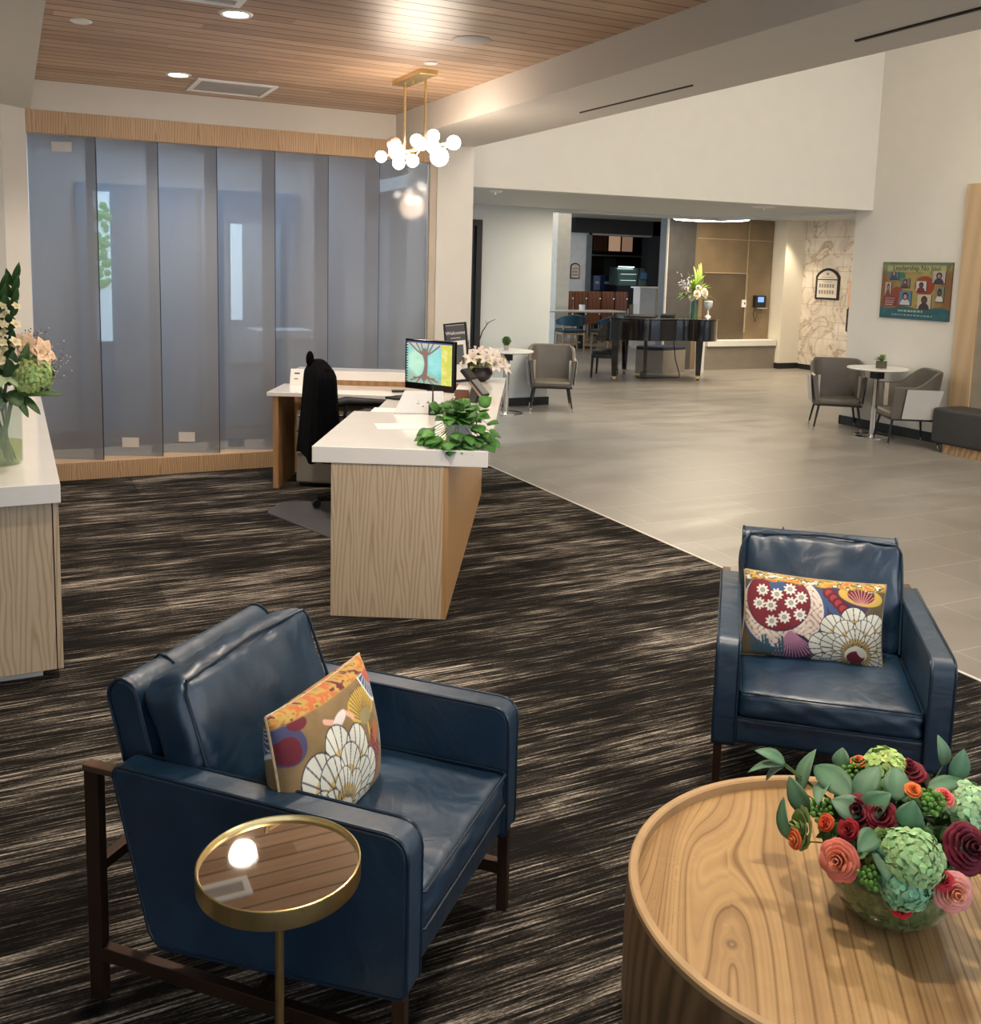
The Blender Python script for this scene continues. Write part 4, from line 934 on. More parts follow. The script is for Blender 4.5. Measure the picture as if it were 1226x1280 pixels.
# office chair: local -Y is the facing direction
oc = thing('office_chair', 'black office chair at the reception desk with a coat over its back', 'office chair', (2.06,6.16,.0075), PI/2-.08)
mb = MB(); cushion(mb, -.23,.23,-.24,.22,.42,.50, r=.03, crown=.015, n=14); part('seat', mb, m_blackfab, oc, smooth=True)
mb = MB(); cushion(mb, -.20,.20,.23,.28,.52,.955, r=.025, crown=.01, n=14); part('backrest', mb, m_blackfab, oc, smooth=True)
part('back_bracket', MB().tube([(0,.10,.40),(0,.27,.42),(0,.285,.62)], .018), m_black, oc, smooth=True)
part('gas_lift', MB().tube([(0,0,.09),(0,0,.42)], .025, 12), m_black, oc, smooth=True)
for s_ in (-1, 1):
    A = part('armrest', MB().tube([(s_*.285,.15,.645),(s_*.29,.02,.668),(s_*.285,-.24,.650)], [.026,.034,.026], 10), m_black, oc, smooth=True)
    part('arm_post', MB().tube([(s_*.22,.02,.44),(s_*.29,.03,.50),(s_*.28,.02,.65)], .014), m_black, A, smooth=True)
for k in range(5):
    a = 2*PI*k/5+.35; c_, s_ = math.cos(a), math.sin(a)
    L = part('base_leg', MB().tube([(0,0,.11),(.28*c_,.28*s_,.075)], [.024,.014]), m_black, oc, smooth=True)
    part('caster', MB().tube([(.285*c_-.02*s_,.285*s_+.02*c_,.028),(.285*c_+.02*s_,.285*s_-.02*c_,.028)], .027, 12), m_black, L, smooth=True)
# coat over the backrest
t = thing('draped_coat', 'black coat draped over the back of the office chair', 'coat', (2.06,6.16,0), PI/2-.08)
rows = []
for i in range(22):
    v = i/21; z = .36+.635*v; w = .305-.055*v - .17*max(0,(v-.80)/.2)**2.2; d = .115-.045*v-.045*max(0,(v-.86)/.14)**1.6
    row = []
    for k in range(41):
        a = 2*PI*k/40; ca, sa = math.cos(a), math.sin(a); e = .55
        rip = 1+.05*(1-v)*math.sin(7*a+3*v)+.025*math.sin(13*a)
        row.append((w*math.copysign(abs(ca)**e, ca)*rip, .262+d*math.copysign(abs(sa)**e, sa)*rip, z+.012*math.sin(5*a)*(1-v)))
    rows.append(row)
mb = MB().grid(rows); mb.grid([[(0,.262,.998)]*41, rows[-1]][::-1]); part('coat_body', mb, m_blackfab, t, smooth=True)
part('hood', MB().sphere((.06,.315,.995), .034, 12, 8, sc=(.9,.8,1.6)), m_blackfab, t, smooth=True)
part('sleeve', MB().tube([(.20,.20,.90),(.265,.18,.72),(.27,.20,.50)], [.045,.055,.045], 10), m_blackfab, t, smooth=True)

# monitor
MA = math.atan2(-.346, .182)
mo = thing('computer_monitor', 'black framed monitor showing a painted tree on teal and yellow', 'monitor', (2.409,5.793,.705), MA)
part('housing', MB().box(-.205,.205,0,.035,.115,.445), m_blackgloss, mo, bevel=.006)
nx, nz = 150, 100; U, V = np.meshgrid(np.linspace(0,30,nx), np.linspace(0,20,nz))
cv = Canvas(U, V, (.20,.62,.60)); n_ = fbm(U*.25, V*.5, 4, 4)[..., None]; cv.im[:] = np.array((.16,.58,.58))*(.75+.5*n_)
cv.disc(6.5, 10, 6, (.55,.85,.62), 7, e=4); cv.disc(19, 11, 5, (.35,.78,.75), 7, e=4)
cv.im[:] = cv.im*.8+.2*np.array((.5,.9,.8))*n_
mixin(cv.im, sm(4-V+1.5*np.sin(U*.5), 2)*.7, (.35,.45,.30)); mixin(cv.im, sm(V-17.5, 2)*.6, (.75,.55,.45))
B_ = (.26,.15,.13)
for k in range(30): 
    tt = k/29; cv.disc(12+1.2*math.sin(tt*3), 3+12*tt, 1.9-.8*math.sin(tt*PI), B_)
for x2, y2 in ((2,19),(6,20),(9.5,20),(15,20),(18,19.5),(22,18.5)): cv.line([(12.6,13),((12.6+x2)/2,15.5),(x2,y2)], .42, B_)
for x2, y2 in ((3,1),(7,.3),(12,0),(17,.4),(21,1.2),(5,2.5),(19,2.6)): cv.line([(12,4.5),((12+x2)/2,2.4),(x2,y2)], .38, B_)
mixin(cv.im, (U > 23.2)*1.0, (.62,.62,.10)); mixin(cv.im, (U > 23.2)*sm(fbm(U*.5,V*.5,3,6)-.5,.2), (.80,.72,.22))
mixin(cv.im, ((U < 1.1)*(np.sin(V*5) > .1)).astype(float), (.05,.06,.07)); mixin(cv.im, ((V > 19.3)*1.0), (.05,.08,.2))
m_scr, nt, b = _new('lit_screen'); a_ = nt.nodes.new('ShaderNodeVertexColor'); a_.layer_name = 'Col'
lk(nt, a_.outputs['Color'], b.inputs['Emission Color']); b.inputs['Emission Strength'].default_value = .8; b.inputs['Base Color'].default_value = (.01,.01,.01,1); b.inputs['Roughness'].default_value = .2
P = np.stack([-.190+U/30*.380, np.full_like(U,-.0015), .160+V/20*.270], -1); idx = np.arange(nx*nz).reshape(nz,nx)
F = np.stack([idx[:-1,:-1], idx[:-1,1:], idx[1:,1:], idx[1:,:-1]], -1).reshape(-1,4)
mb = MB(); mb.add([tuple(p) for p in P.reshape(-1,3)], [tuple(f) for f in F], [tuple(c) for c in np.clip(cv.im,0,1).reshape(-1,3)]); part('screen', mb, m_scr, mo)
part('neck', MB().box(-.04,.04,.03,.06,.01,.25), m_blackgloss, mo, bevel=.004)
part('foot', MB().box(-.12,.12,-.06,.12,0,.012), m_blackgloss, mo, bevel=.004)
def on_desk(name, label, cat, u, v, z, a=0): return thing(name, label, cat, dW(u,v,z), DA+a)
t = on_desk('tablet_stand', 'white angled tablet stand seen from behind, beside the ivy', 'tablet stand', .365, 1.07, .80, .12)
T = Matrix.Rotation(-.55, 4, 'X')
part('tablet', MB().prism([(-.135,0),(.145,0),(.145,.14),(-.075,.14)], 0, .016, 'XZ').xf(Tr(0,-.02,.004) @ T), m_white, t, bevel=.005)
part('bracket', MB().prism([(.0,0),(.10,0),(.052,.06)], -.09,-.07,'YZ'), m_white, t, bevel=.002)
part('bracket', MB().prism([(-.03,0),(.10,0),(.052,.09)], .11,.135,'YZ'), m_white, t, bevel=.002)
mb = MB()
for x, z in ((-.03,.03),(0,.055),(.03,.035),(.06,.06),(.02,.02)): mb.sphere((x,.0+.35*z,z), .013, 10, 6)
part('bolt', mb, m_chrome, t, smooth=True)
t = on_desk('desk_microphone', 'thin black upright antenna on a small box in front of the monitor', 'microphone', .452, 1.04, .80)
part('base', MB().box(-.022,.022,-.02,.02,0,.062), m_black, t, bevel=.004); part('rod', MB().tube([(0,0,.06),(0,0,.175)], [.005,.003], 8), m_black, t, smooth=True)
o = part('keyboard', MB().box(-.11,.11,-.06,.06,0,.016), m_black, bevel=.004); o.location = dW(.12,2.38,.705); o.rotation_euler = (0,0,DA+.9); tag(o, 'flat black keyboard on the lower worktop left of the monitor', 'keyboard')
o = part('notepad', MB().box(-.05,.05,-.035,.035,0,.012), m_black, bevel=.003); o.location = dW(.05,2.72,.705); o.rotation_euler = (0,0,DA+.2); tag(o, 'small black notepad behind the keyboard on the desk wing', 'notepad')
o = part('paper_sheet', MB().box(-.13,.11,-.09,.09,0,.0012), m_paper); o.location = dW(.33,.62,.8005); o.rotation_euler = (0,0,DA+.25); tag(o, 'white sheet of paper lying on the thick worktop', 'paper')
o = part('paper_sheet', MB().box(-.10,.10,-.14,.14,0,.002), m_paper); o.location = dW(.10,1.75,.705); o.rotation_euler = (0,0,DA); tag(o, 'white sheet of paper on the lower worktop by the armrest', 'paper')
t = on_desk('organiser_box', 'small reddish brown wooden box beside the card terminal', 'box', .575, 1.72, .80)
part('box', MB().box(-.045,.045,-.045,.045,0,.055), m_terracotta, t, bevel=.003); part('lining', MB().box(-.036,.036,-.036,.036,.055,.056), m_black, t)
t = on_desk('card_terminal', 'black card terminal tilted on a stand above the ivy plant', 'card terminal', .66, 1.62, .80, -.5)
part('stand', MB().prism([(-.05,0),(.06,0),(.03,.10),(.01,.10)], -.03,.03,'YZ'), m_black, t, bevel=.003)
T = Tr(0,0,.115) @ Matrix.Rotation(.78, 4, 'Y')
part('terminal_body', MB().box(-.115,.105,-.045,.045,-.012,.012, T=T), m_black, t, bevel=.006)
part('keypad', MB().box(-.02,.095,-.036,.036,.012,.014, T=T), M('keypad_grey', (.22,.23,.22), .4), t, bevel=.001)
part('screen', MB().box(-.10,-.035,-.036,.036,.012,.014, T=T), m_blackgloss, t)
part('side_trim', MB().box(-.02,.10,-.047,-.045,-.01,.006, T=T), m_chrome, t)
t = on_desk('card_holder', 'white card leaning in a holder at the left end of the desk wing', 'sign', -.745, 2.90, .705, 0)
part('card', MB().box(-.05,.05,0,.004,0,.13, T=Matrix.Rotation(-.3,4,'X')), m_paper, t); part('printed_line', MB().box(-.02,.02,-.001,0,.09,.10, T=Matrix.Rotation(-.3,4,'X')), m_black, t); part('printed_line', MB().box(-.02,.01,-.001,0,.05,.056, T=Matrix.Rotation(-.3,4,'X')), m_black, t)
t = on_desk('picture_frame', 'black framed welcome notice leaning behind the monitor', 'picture frame', .50, 2.62, .80, -.10)
T = Matrix.Rotation(-.14, 4, 'X') @ Matrix.Rotation(-.13, 4, 'Y')
part('frame', MB().box(-.085,.085,0,.018,.0,.43, T=T), m_black, t, bevel=.004)
part('notice_sheet', MB().box(-.068,.068,-.002,0,.02,.415, T=T), m_paper, t)
part('notice_header', MB().box(-.068,.068,-.004,-.002,.30,.412, T=T), M('slate_print', (.07,.075,.09), .6), t)
part('photo_print', MB().box(-.045,.050,-.004,-.002,.13,.27, T=T), M('slate_photo', (.10,.11,.12), .6), t)
w_ = text('lettering', 'Welcome', .036, m_white, t, (0,0,0), (0,0,0)); w_.matrix_local = T @ Tr(0,-.005,.345) @ Matrix.Rotation(PI/2,4,'X')
part('printed_line', MB().box(-.035,.035,-.005,-.004,.318,.322, T=T), m_white, t)

# ivy in a white pot
t = on_desk('potted_ivy', 'trailing green ivy in a small white pot on the desk corner', 'potted plant', .655, .135, .80)
part('pot', MB().lathe([(0,0),(.048,0),(.054,.01),(.068,.10),(.071,.104),(.064,.106),(.06,.095),(0,.09)], seg=36), m_white, t, smooth=True)
mb = MB(); sb = MB()
rd = random.Random(3)
for i in range(92):
    a = rd.uniform(0, 2*PI); e = rd.uniform(.1, 1.3); r = rd.uniform(.05,.135)
    drop = rd.random() < .40
    if drop:
        a = rd.choice([rd.uniform(-2.9,-.3), rd.uniform(-PI,PI)]); x, y = math.cos(a)*rd.uniform(.10,.165), math.sin(a)*rd.uniform(.07,.11); z = rd.uniform(.0,.12)
        if abs(x) < .10 and y > -.06: y = -.08
    else: x, y, z = math.cos(a)*math.cos(e)*r*1.05, math.sin(a)*math.cos(e)*r*.8, .10+math.sin(e)*r*.95
    p = Vector((x,y,z)); sz = rd.uniform(.034,.052); d = Vector((x, y, 0)).normalized()*.7+Vector((rd.uniform(-.4,.4),rd.uniform(-.6,.1),-.5 if drop else rd.uniform(-.5,.5)))
    d.normalize(); g = rd.random(); col = (.022+.06*g,.10+.16*g,.012+.025*g)
    nn = (Vector((x*.6,y*.6-.05,.08))).normalized()
    leaf_surf(mb, p, p+d*sz*1.55, sz*.74, nn, col, fold=-.12, droop=.14, n=7, pointy=.95)
    sb.tube([(x*.2,y*.2,.10), ((x)*.6,(y)*.6,z+.03), tuple(p)], .0013, 4, col=(.06,.16,.03))
lv = part('foliage', mb, m_leaf, t, smooth=True, solid=.0006); part('stems', sb, m_leaf, t, smooth=True)
fb = MB()
for x,y,z in ((-.06,-.06,.20),(.03,-.07,.17),(.08,-.04,.13),(-.02,-.05,.23)): fb.sphere((x,y,z), .006, 6, 5)
part('white_buds', fb, m_white, t, smooth=True)

# bowl of white lilies with a branch
t = on_desk('lily_bowl', 'round black bowl of white lilies with a bare branch at the end of the desk', 'flower arrangement', .63, 2.74, .80)
part('bowl', MB().lathe([(0,0),(.05,0),(.085,.02),(.105,.055),(.098,.09),(.085,.105),(.0,.10)], seg=36), M('aubergine_bowl', (.030,.018,.022), .3), t, smooth=True)
rd = random.Random(11); mb = MB()
def lily(mb, c, n, r, col, k=6, wd=.24):
    X, Y, N = frame(n); c = Vector(c)
    for j in range(k):
        a = 2*PI*j/k+rd.random()*.3; d = (X*math.cos(a)+Y*math.sin(a))*.9+N*.45
        leaf_surf(mb, c, c+d.normalized()*r, r*wd, N, col, fold=.2, droop=.18, n=6, pointy=.8, vein=False)
for x, y, z, nx_, ny_ in ((-.12,-.05,.155,-.5,-.8),(-.04,-.09,.165,-.1,-.9),(.05,-.08,.165,.3,-.8),(.13,-.03,.145,.8,-.5),(.17,-.05,.10,.9,-.6),(.09,.03,.18,.2,-.3),(0,0,.195,0,-.3),(-.09,.05,.17,-.5,.1),(.16,.04,.15,.8,.1),(.11,-.09,.12,.5,-.8)):
    m2 = MB(); lily(m2, (x,y,z), (nx_,ny_,.6), .082, (.80,.70,.62)); part('lily', m2, m_petal, t, smooth=True, solid=.0006)
for i in range(60):
    a = rd.uniform(0,2*PI); r = rd.uniform(.05,.15); p = Vector((math.cos(a)*r, math.sin(a)*r*.8-.02, .115+rd.uniform(-.02,.05)))
    leaf_surf(mb, p, p+Vector((math.cos(a)*.5,math.sin(a)*.5-.3,rd.uniform(-.1,.5))).normalized()*.055, .014, None, (.22+.15*rd.random(),.28+.12*rd.random(),.08), n=4)
part('greenery', mb, m_leaf, t, smooth=True, solid=.0006)
m_twig = M('bare_twig', (.035,.022,.018), .8)
part('branch', MB().tube([(-.01,0,.12),(-.025,0,.20),(-.005,.01,.28),(.02,.01,.36),(.06,.0,.425),(.115,0,.455)], [.007,.006,.005,.004,.003,.0015], 6).tube([(.0,.01,.29),(-.02,0,.33)], .002, 5).tube([(.03,.01,.38),(.05,.02,.41),(.045,.02,.44)], .0015, 5), m_twig, t, smooth=True)
part('branch', MB().tube([(-.03,0,.12),(-.055,0,.20),(-.08,0,.25),(-.075,0,.30)], [.006,.005,.004,.002], 6).tube([(-.06,0,.21),(-.10,0,.23),(-.115,0,.21)], .0025, 5), m_twig, t, smooth=True)

# ------------------------------------------------------------------ left counter
t = thing('reception_cabinet', 'low oak cabinet at the left edge of the photo under a white top', 'cabinet', (0,0,0))
part('body', MB().box(-1.6,.108,3.93,7.35,.045,.705), m_oak, t, bevel=.001)
part('plinth', MB().box(-1.6,.06,3.99,7.30,.003,.045), m_paint, t)
for k in range(4):
    y0 = 3.93+k*.855; d_ = part('door', MB().box(.112,.132,y0,y0+.850,.045,.705), m_oak, t, bevel=.001)
    part('handle', MB().tube([(.132,y0+.40,.655),(.150,y0+.40,.655),(.150,y0+.52,.655),(.132,y0+.52,.655)], .004, 6), m_chrome, d_, smooth=True)
o = part('counter_top', MB().box(-1.6,.140,3.90,7.38,.705,.780), m_quartz, bevel=.003); tag(o, 'thick white countertop on the oak cabinet under the tall vase of flowers', 'countertop')

# tall vase at the left
t = thing('flower_vase', 'clear glass vase with gladioli, peach lilies and green hydrangea on the left counter', 'flower arrangement', (-.050,4.35,.78))
part('vase', MB().lathe([(0,.002),(.066,.002),(.072,.012),(.074,.26),(.076,.262),(.071,.262),(.069,.014),(0,.012)], seg=40), m_glass_tint, t, smooth=True)
part('water', MB().lathe([(0,.014),(.067,.014),(.0685,.095),(0,.095)], seg=36), m_water, t, smooth=True)
rd = random.Random(21); mb = MB()
for i in range(13):
    a = rd.uniform(0,2*PI); mb.tube([(math.cos(a)*.045,math.sin(a)*.045,.016),(math.cos(a+2)*.02,math.sin(a+2)*.02,.16),(math.cos(a+2.6)*.05,math.sin(a+2.6)*.05,.30)], .0045, 6, col=(.12+.08*rd.random(),.22,.05))
part('stems', mb, m_leaf, t, smooth=True)
def LR(x, z, y=4.33): return Vector((x+.050, y-4.35, z-.78))
mb = MB(); hydrangea(mb, LR(.065,1.145), (.5,-.8,.2), .075, (.42,.58,.20), 130, .020, 1.5); part('hydrangea', mb, m_petal, t, smooth=True, label='large pale green hydrangea head')
for x, z, r, n_ in ((.085,1.225,.085,(.7,-.7,.3)),(.045,1.255,.07,(-.1,-.8,.5))):
    mb = MB(); lily(mb, LR(x,z), n_, r*.9, (.86,.56,.36), 6, .38); lily(mb, LR(x,z)+Vector((.004,-.012,.004)), n_, r*.68, (.88,.64,.44), 5, .40); lily(mb, LR(x,z)+Vector((.006,-.02,.006)), n_, r*.40, (.88,.58,.34), 5, .45); part('lily', mb, m_petal, t, smooth=True, label='peach lily', solid=.0008)
mb = MB(); lily(mb, LR(-.03,1.14), (.1,-.9,.6), .09, (.55,.66,.38)); part('lily', mb, m_petal, t, smooth=True, label='pale green lily bud', solid=.0008)
for x0, x1, zt in ((-.02,.010,1.54),(-.07,-.036,1.50)):
    mb = MB(); mb.tube([tuple(LR(-.05,1.0)), tuple(LR((x0+x1)/2,1.25)), tuple(LR(x1,zt-.03))], [.006,.005,.002], 6, col=(.07,.13,.03))
    for k in range(15):
        v = k/14; p = LR(x0+(x1-x0)*v, 1.18+(zt-1.20)*v); s_ = (-1)**k
        L_ = .075 if v > .5 else .05
        leaf_surf(mb, p, p+Vector((s_*.30,-.3,1)).normalized()*L_*1.1, .015, (s_*.4,-1,0), (.035,.10,.022), n=5, droop=.05)
    G = part('gladiolus_spike', mb, m_leaf, t, smooth=True, solid=.0008)
    mb = MB()
    for k in range(7):
        p = LR(x0+(x1-x0)*k/14+.018*(-1)**k, 1.20+.036*k, 4.30); lily(mb, p, (.5*(-1)**k,-.6,.7), .036-.002*k, (.84,.74,.46), 5, .42)
    part('blossom', mb, m_petal, G, smooth=True, label='cream gladiolus blossoms', solid=.0006)
mb = MB()
for b_, t2, w, c in (((-.02,1.07),(.175,1.063),.022,(.08,.15,.04)),((.02,1.06),(.09,.985),.016,(.06,.13,.03)),((.0,1.06),(.045,.975),.016,(.05,.12,.03)),((-.03,1.07),(-.10,1.00),.03,(.06,.12,.05)),((-.02,1.08),(.02,1.02),.035,(.08,.14,.05)),((.0,1.15),(.125,1.085),.018,(.03,.07,.02)),((-.02,1.1),(.0,1.25),.030,(.03,.07,.02)),((.02,1.15),(.055,1.28),.020,(.10,.18,.06)),((-.05,1.1),(-.09,1.20),.03,(.03,.08,.03)),((.06,1.2),(.10,1.14),.02,(.02,.05,.02))):
    leaf_surf(mb, LR(*b_), LR(*t2, 4.28), w, (.1,-.9,.5), c, fold=.15, n=9, pointy=.6)
part('foliage', mb, m_leaf, t, smooth=True, solid=.0008)
mb = MB()
for i in range(190):
    a = rd.gauss(0,1); p = Vector((.135+.030*rd.gauss(0,1), 4.36+.04*rd.gauss(0,1), 1.205+.045*rd.gauss(0,1))) if i < 120 else Vector((.085+.025*rd.gauss(0,1), 4.38, 1.295+.018*rd.gauss(0,1)))
    q = LR(p.x, p.z, p.y); mb.sphere(q, .0032, 5, 4, rd.choice([(.62,.60,.60),(.10,.11,.12),(.35,.33,.36)])); 
    if i % 4 == 0: mb.tube([tuple(LR(.04,1.12)), tuple(q)], .0006, 3, col=(.10,.12,.08))
part('babys_breath', mb, m_petal, t, smooth=True)
# ------------------------------------------------------------------ lounge chairs and cafe tables
def tub_chair(label, loc, rz):
    t = thing('tub_chair', label, 'chair', loc, rz, 'grey vinyl tub chairs')
    pts = fillet([(-.255,-.235),(-.275,.235),(.275,.235),(.255,-.235)], [0,.20,.20,0], 9)
    # denser path
    path = []
    for a, b_ in zip(pts[:-1], pts[1:]):
        n_ = max(1, int(Vector((b_[0]-a[0], b_[1]-a[1])).length/.035))
        for k in range(n_): path.append((a[0]+(b_[0]-a[0])*k/n_, a[1]+(b_[1]-a[1])*k/n_))
    path.append(pts[-1])
    def ring(inset, zb_only=False): pass
    rows = []
    th = .038
    for i, (x, y) in enumerate(path):
        a = Vector(path[max(0,i-1)]); b_ = Vector(path[min(len(path)-1,i+1)]); d = (b_-a).normalized(); nn = Vector((-d.y, d.x))  # left normal = outward here?
        if nn.dot(Vector((x,y))) < 0: nn = -nn
        f = max(0, min(1, (y+.06)/.26)); f = f*f*(3-2*f); zt = .595+.155*f
        w = .03*(1-f)
        o_b = Vector((x,y))-nn*.03; o_t = Vector((x,y))+nn*.012
        i_t = o_t-nn*th; i_b = o_b-nn*th
        rows.append([(o_b.x,o_b.y,.285),(o_t.x,o_t.y,zt-.012),((o_t.x+i_t.x)/2,(o_t.y+i_t.y)/2,zt),(i_t.x,i_t.y,zt-.012),(i_b.x,i_b.y,.285),(o_b.x,o_b.y,.285)])
    mb = MB().grid(rows); n = len(rows)
    mb.f.append(tuple(range(5))); mb.f.append(tuple((n-1)*6+k for k in range(5))[::-1])
    part('shell', mb, m_grey_vinyl, t, smooth=True)
    mb = MB(); cushion(mb, -.215,.215,-.25,.17,.283,.350, r=.02, crown=.012, n=14); part('seat', mb, m_grey_vinyl, t, smooth=True)
    part('seat_frame', MB().box(-.235,.235,-.235,.19,.268,.286), m_black, t, bevel=.003)
    for s_ in (-1, 1):
        x = s_*.268
        P = [(x*.985+s_*.002,-.19,.295),(x*1.03+s_*.006,.13,.295),(x*1.03+s_*.006,.17,.575),(x*1.01+s_*.006,-.17,.575)]
        P = [(x*.93+s_*.008,-.15,.290),(x*.95+s_*.008,.155,.290),(x*1.055+s_*.008,.205,.575),(x*1.035+s_*.008,-.125,.575)]
        q = [(p[0]+s_*.006,p[1],p[2]) for p in P]
        part('side_panel', MB().add(P+q, [(0,1,2,3),(7,6,5,4),(0,4,5,1),(1,5,6,2),(2,6,7,3),(3,7,4,0)]), m_lgrey, t, label='pale grey side panel')
        part('arm_strip', MB().box(s_*.205-.012,s_*.205+.012,-.19,-.15,.36,.588), M('beige_strip', (.50,.45,.38), .5), t)
    for sx in (-1, 1):
        for sy, yy in ((-1,-.215),(1,.175)):
            L = part('leg', MB().tube([(sx*.195,yy,.27),(sx*.235,yy+sy*.035,.045)], [.013,.009], 8), m_black, t, smooth=True)
            part('foot_tip', MB().tube([(sx*.235,yy+sy*.035,.045),(sx*.243,yy+sy*.042,0)], [.0095,.007], 8), m_chrome, L, smooth=True)
    return t
def face(dx, dy): return math.atan2(dy, dx)+PI/2
c0 = tub_chair('grey tub chair beside the small table with the topiary ball, left of the hall', (5.62,9.80,0), face(-.45,-.89))
dup(c0, (7.92,7.66,0), face(-.62,-.78), 'grey tub chair left of the small table with the succulent')
dup(c0, (7.87,6.66,0), face(-.85,.52), 'grey tub chair seen from its side, between the small table and the dark bench')
def cafe_table(label, loc, r=.30):
    t = thing('cafe_table', label, 'table', loc, 0, 'round cafe tables of the hall')
    part('tabletop', MB().lathe([(0,.690),(r-.02,.690),(r,.700),(r,.706),(r-.004,.712),(0,.712)], seg=56), m_marbletop, t, smooth=True)
    part('top_plate', MB().box(-.05,.05,-.05,.05,.60,.69), m_black, t, bevel=.003)
    part('column', MB().tube([(0,0,.02),(0,0,.60)], .034, 20), m_chrome, t, smooth=True)
    part('base', MB().lathe([(0,.025),(.03,.024),(.19,.012),(.20,.006),(.20,0),(0,0)], seg=48), m_chrome, t, smooth=True)
    return t
ca0 = cafe_table('round pale table with the topiary ball, behind the reception desk', (4.96,9.66,0))
dup(ca0, (7.93,7.14,0), 0, 'round pale table with the potted succulent, between two grey tub chairs')
t = thing('topiary', 'small round green topiary ball in a glass cup on the left cafe table', 'potted plant', (4.95,9.66,.712))
rd = random.Random(5); mb = MB()
for i in range(160):
    z = 1-2*(i+.5)/160; ph = i*2.39996; s_ = math.sqrt(1-z*z); d = Vector((math.cos(ph)*s_, math.sin(ph)*s_, z)); p = Vector((0,0,.105))+d*.036
    leaf_surf(mb, p, p+(d+Vector((rd.uniform(-.5,.5),)*3)).normalized()*.020, .006, d.orthogonal(), (.06+.05*rd.random(),.13+.07*rd.random(),.03), n=3)
mb.sphere((0,0,.105), .037, 12, 8, (.04,.08,.02)); part('leaf_ball', mb, m_leaf, t, smooth=True)
part('cup', MB().lathe([(0,0),(.028,0),(.034,.055),(.030,.055),(0,.05)], seg=24), M('stone_cup', (.40,.36,.28), .4), t, smooth=True)
t = thing('potted_succulent', 'small spiky green succulent in a square dark pot on the right cafe table', 'potted plant', (7.91,7.08,.712))
part('pot', MB().prism([(-.038,-.038),(.038,-.038),(.038,.038),(-.038,.038)], 0, .075), M('olive_pot', (.10,.09,.05), .4), t, bevel=.003)
mb = MB()
for i in range(70):
    a = rd.uniform(0,2*PI); e = rd.uniform(.15,1.5); d = Vector((math.cos(a)*math.cos(e), math.sin(a)*math.cos(e), math.sin(e)))
    leaf_surf(mb, (0,0,.07), Vector((0,0,.07))+d*rd.uniform(.06,.085), .009, None, (.12+.08*rd.random(),.20+.1*rd.random(),.07), n=4)
part('leaves', mb, m_leaf, t, smooth=True, solid=.001)
t = thing('upholstered_bench', 'long charcoal upholstered bench on a pale wooden plinth at the right edge', 'bench', (0,0,0))
mb = MB(); cushion(mb, 7.80,8.18,3.4,6.34,.088,.425, r=.03, crown=.008, n=30, side=.004); part('upholstery', mb, m_dgrey, t, smooth=True)
part('plinth', MB().box(7.84,8.18,3.4,6.225,0,.088), m_oak_x, t, bevel=.002)

# poster on the right wall
t = thing('wall_poster', 'colourful poster of scattered portrait snapshots on the right wall', 'poster', (8.25,7.022,1.5))
nx, nz = 260, 180; U, V = np.meshgrid(np.linspace(0,42.6,nx), np.linspace(0,28.8,nz))
n1 = fbm(U*.16,V*.16,4,31)[...,None]; n2 = fbm(U*.35,V*.35,4,33)[...,None]
cv = Canvas(U, V, (0,0,0)); cv.im[:] = np.array((.34,.20,.055))*(.6+.8*n1)
mixin(cv.im, sm(1.3-np.abs((U-22)/9)-.2*np.abs((V-16)/8), .8)*.8, (.50,.42,.13)); mixin(cv.im, sm(n2[...,0]-.58,.15)*.6, (.36,.12,.04))
mixin(cv.im, sm(3-U,3)*.7, (.22,.09,.03)); mixin(cv.im, sm(U-38,3)*.6, (.24,.11,.04))
mixin(cv.im, sm(V-24.5+1.5*np.sin(U*.6),2.5)*.8, (.12,.22,.12)); mixin(cv.im, sm(n1[...,0]-.5,.1)*sm(V-25,2)*.6, (.40,.40,.14))
cv.disc(27,17,6,(.36,.06,.02),5); cv.disc(11,11,4.2,(.33,.06,.02),5.5,.4); cv.disc(12,21.5,3,(.05,.22,.14),2.4)
mixin(cv.im, sm(5.8-V-.8*np.sin(U*.3),.6), (.03,.13,.16)); mixin(cv.im, sm(5.8-V,.6)*sm(n2[...,0]-.5,.2)*.6, (.05,.19,.22))
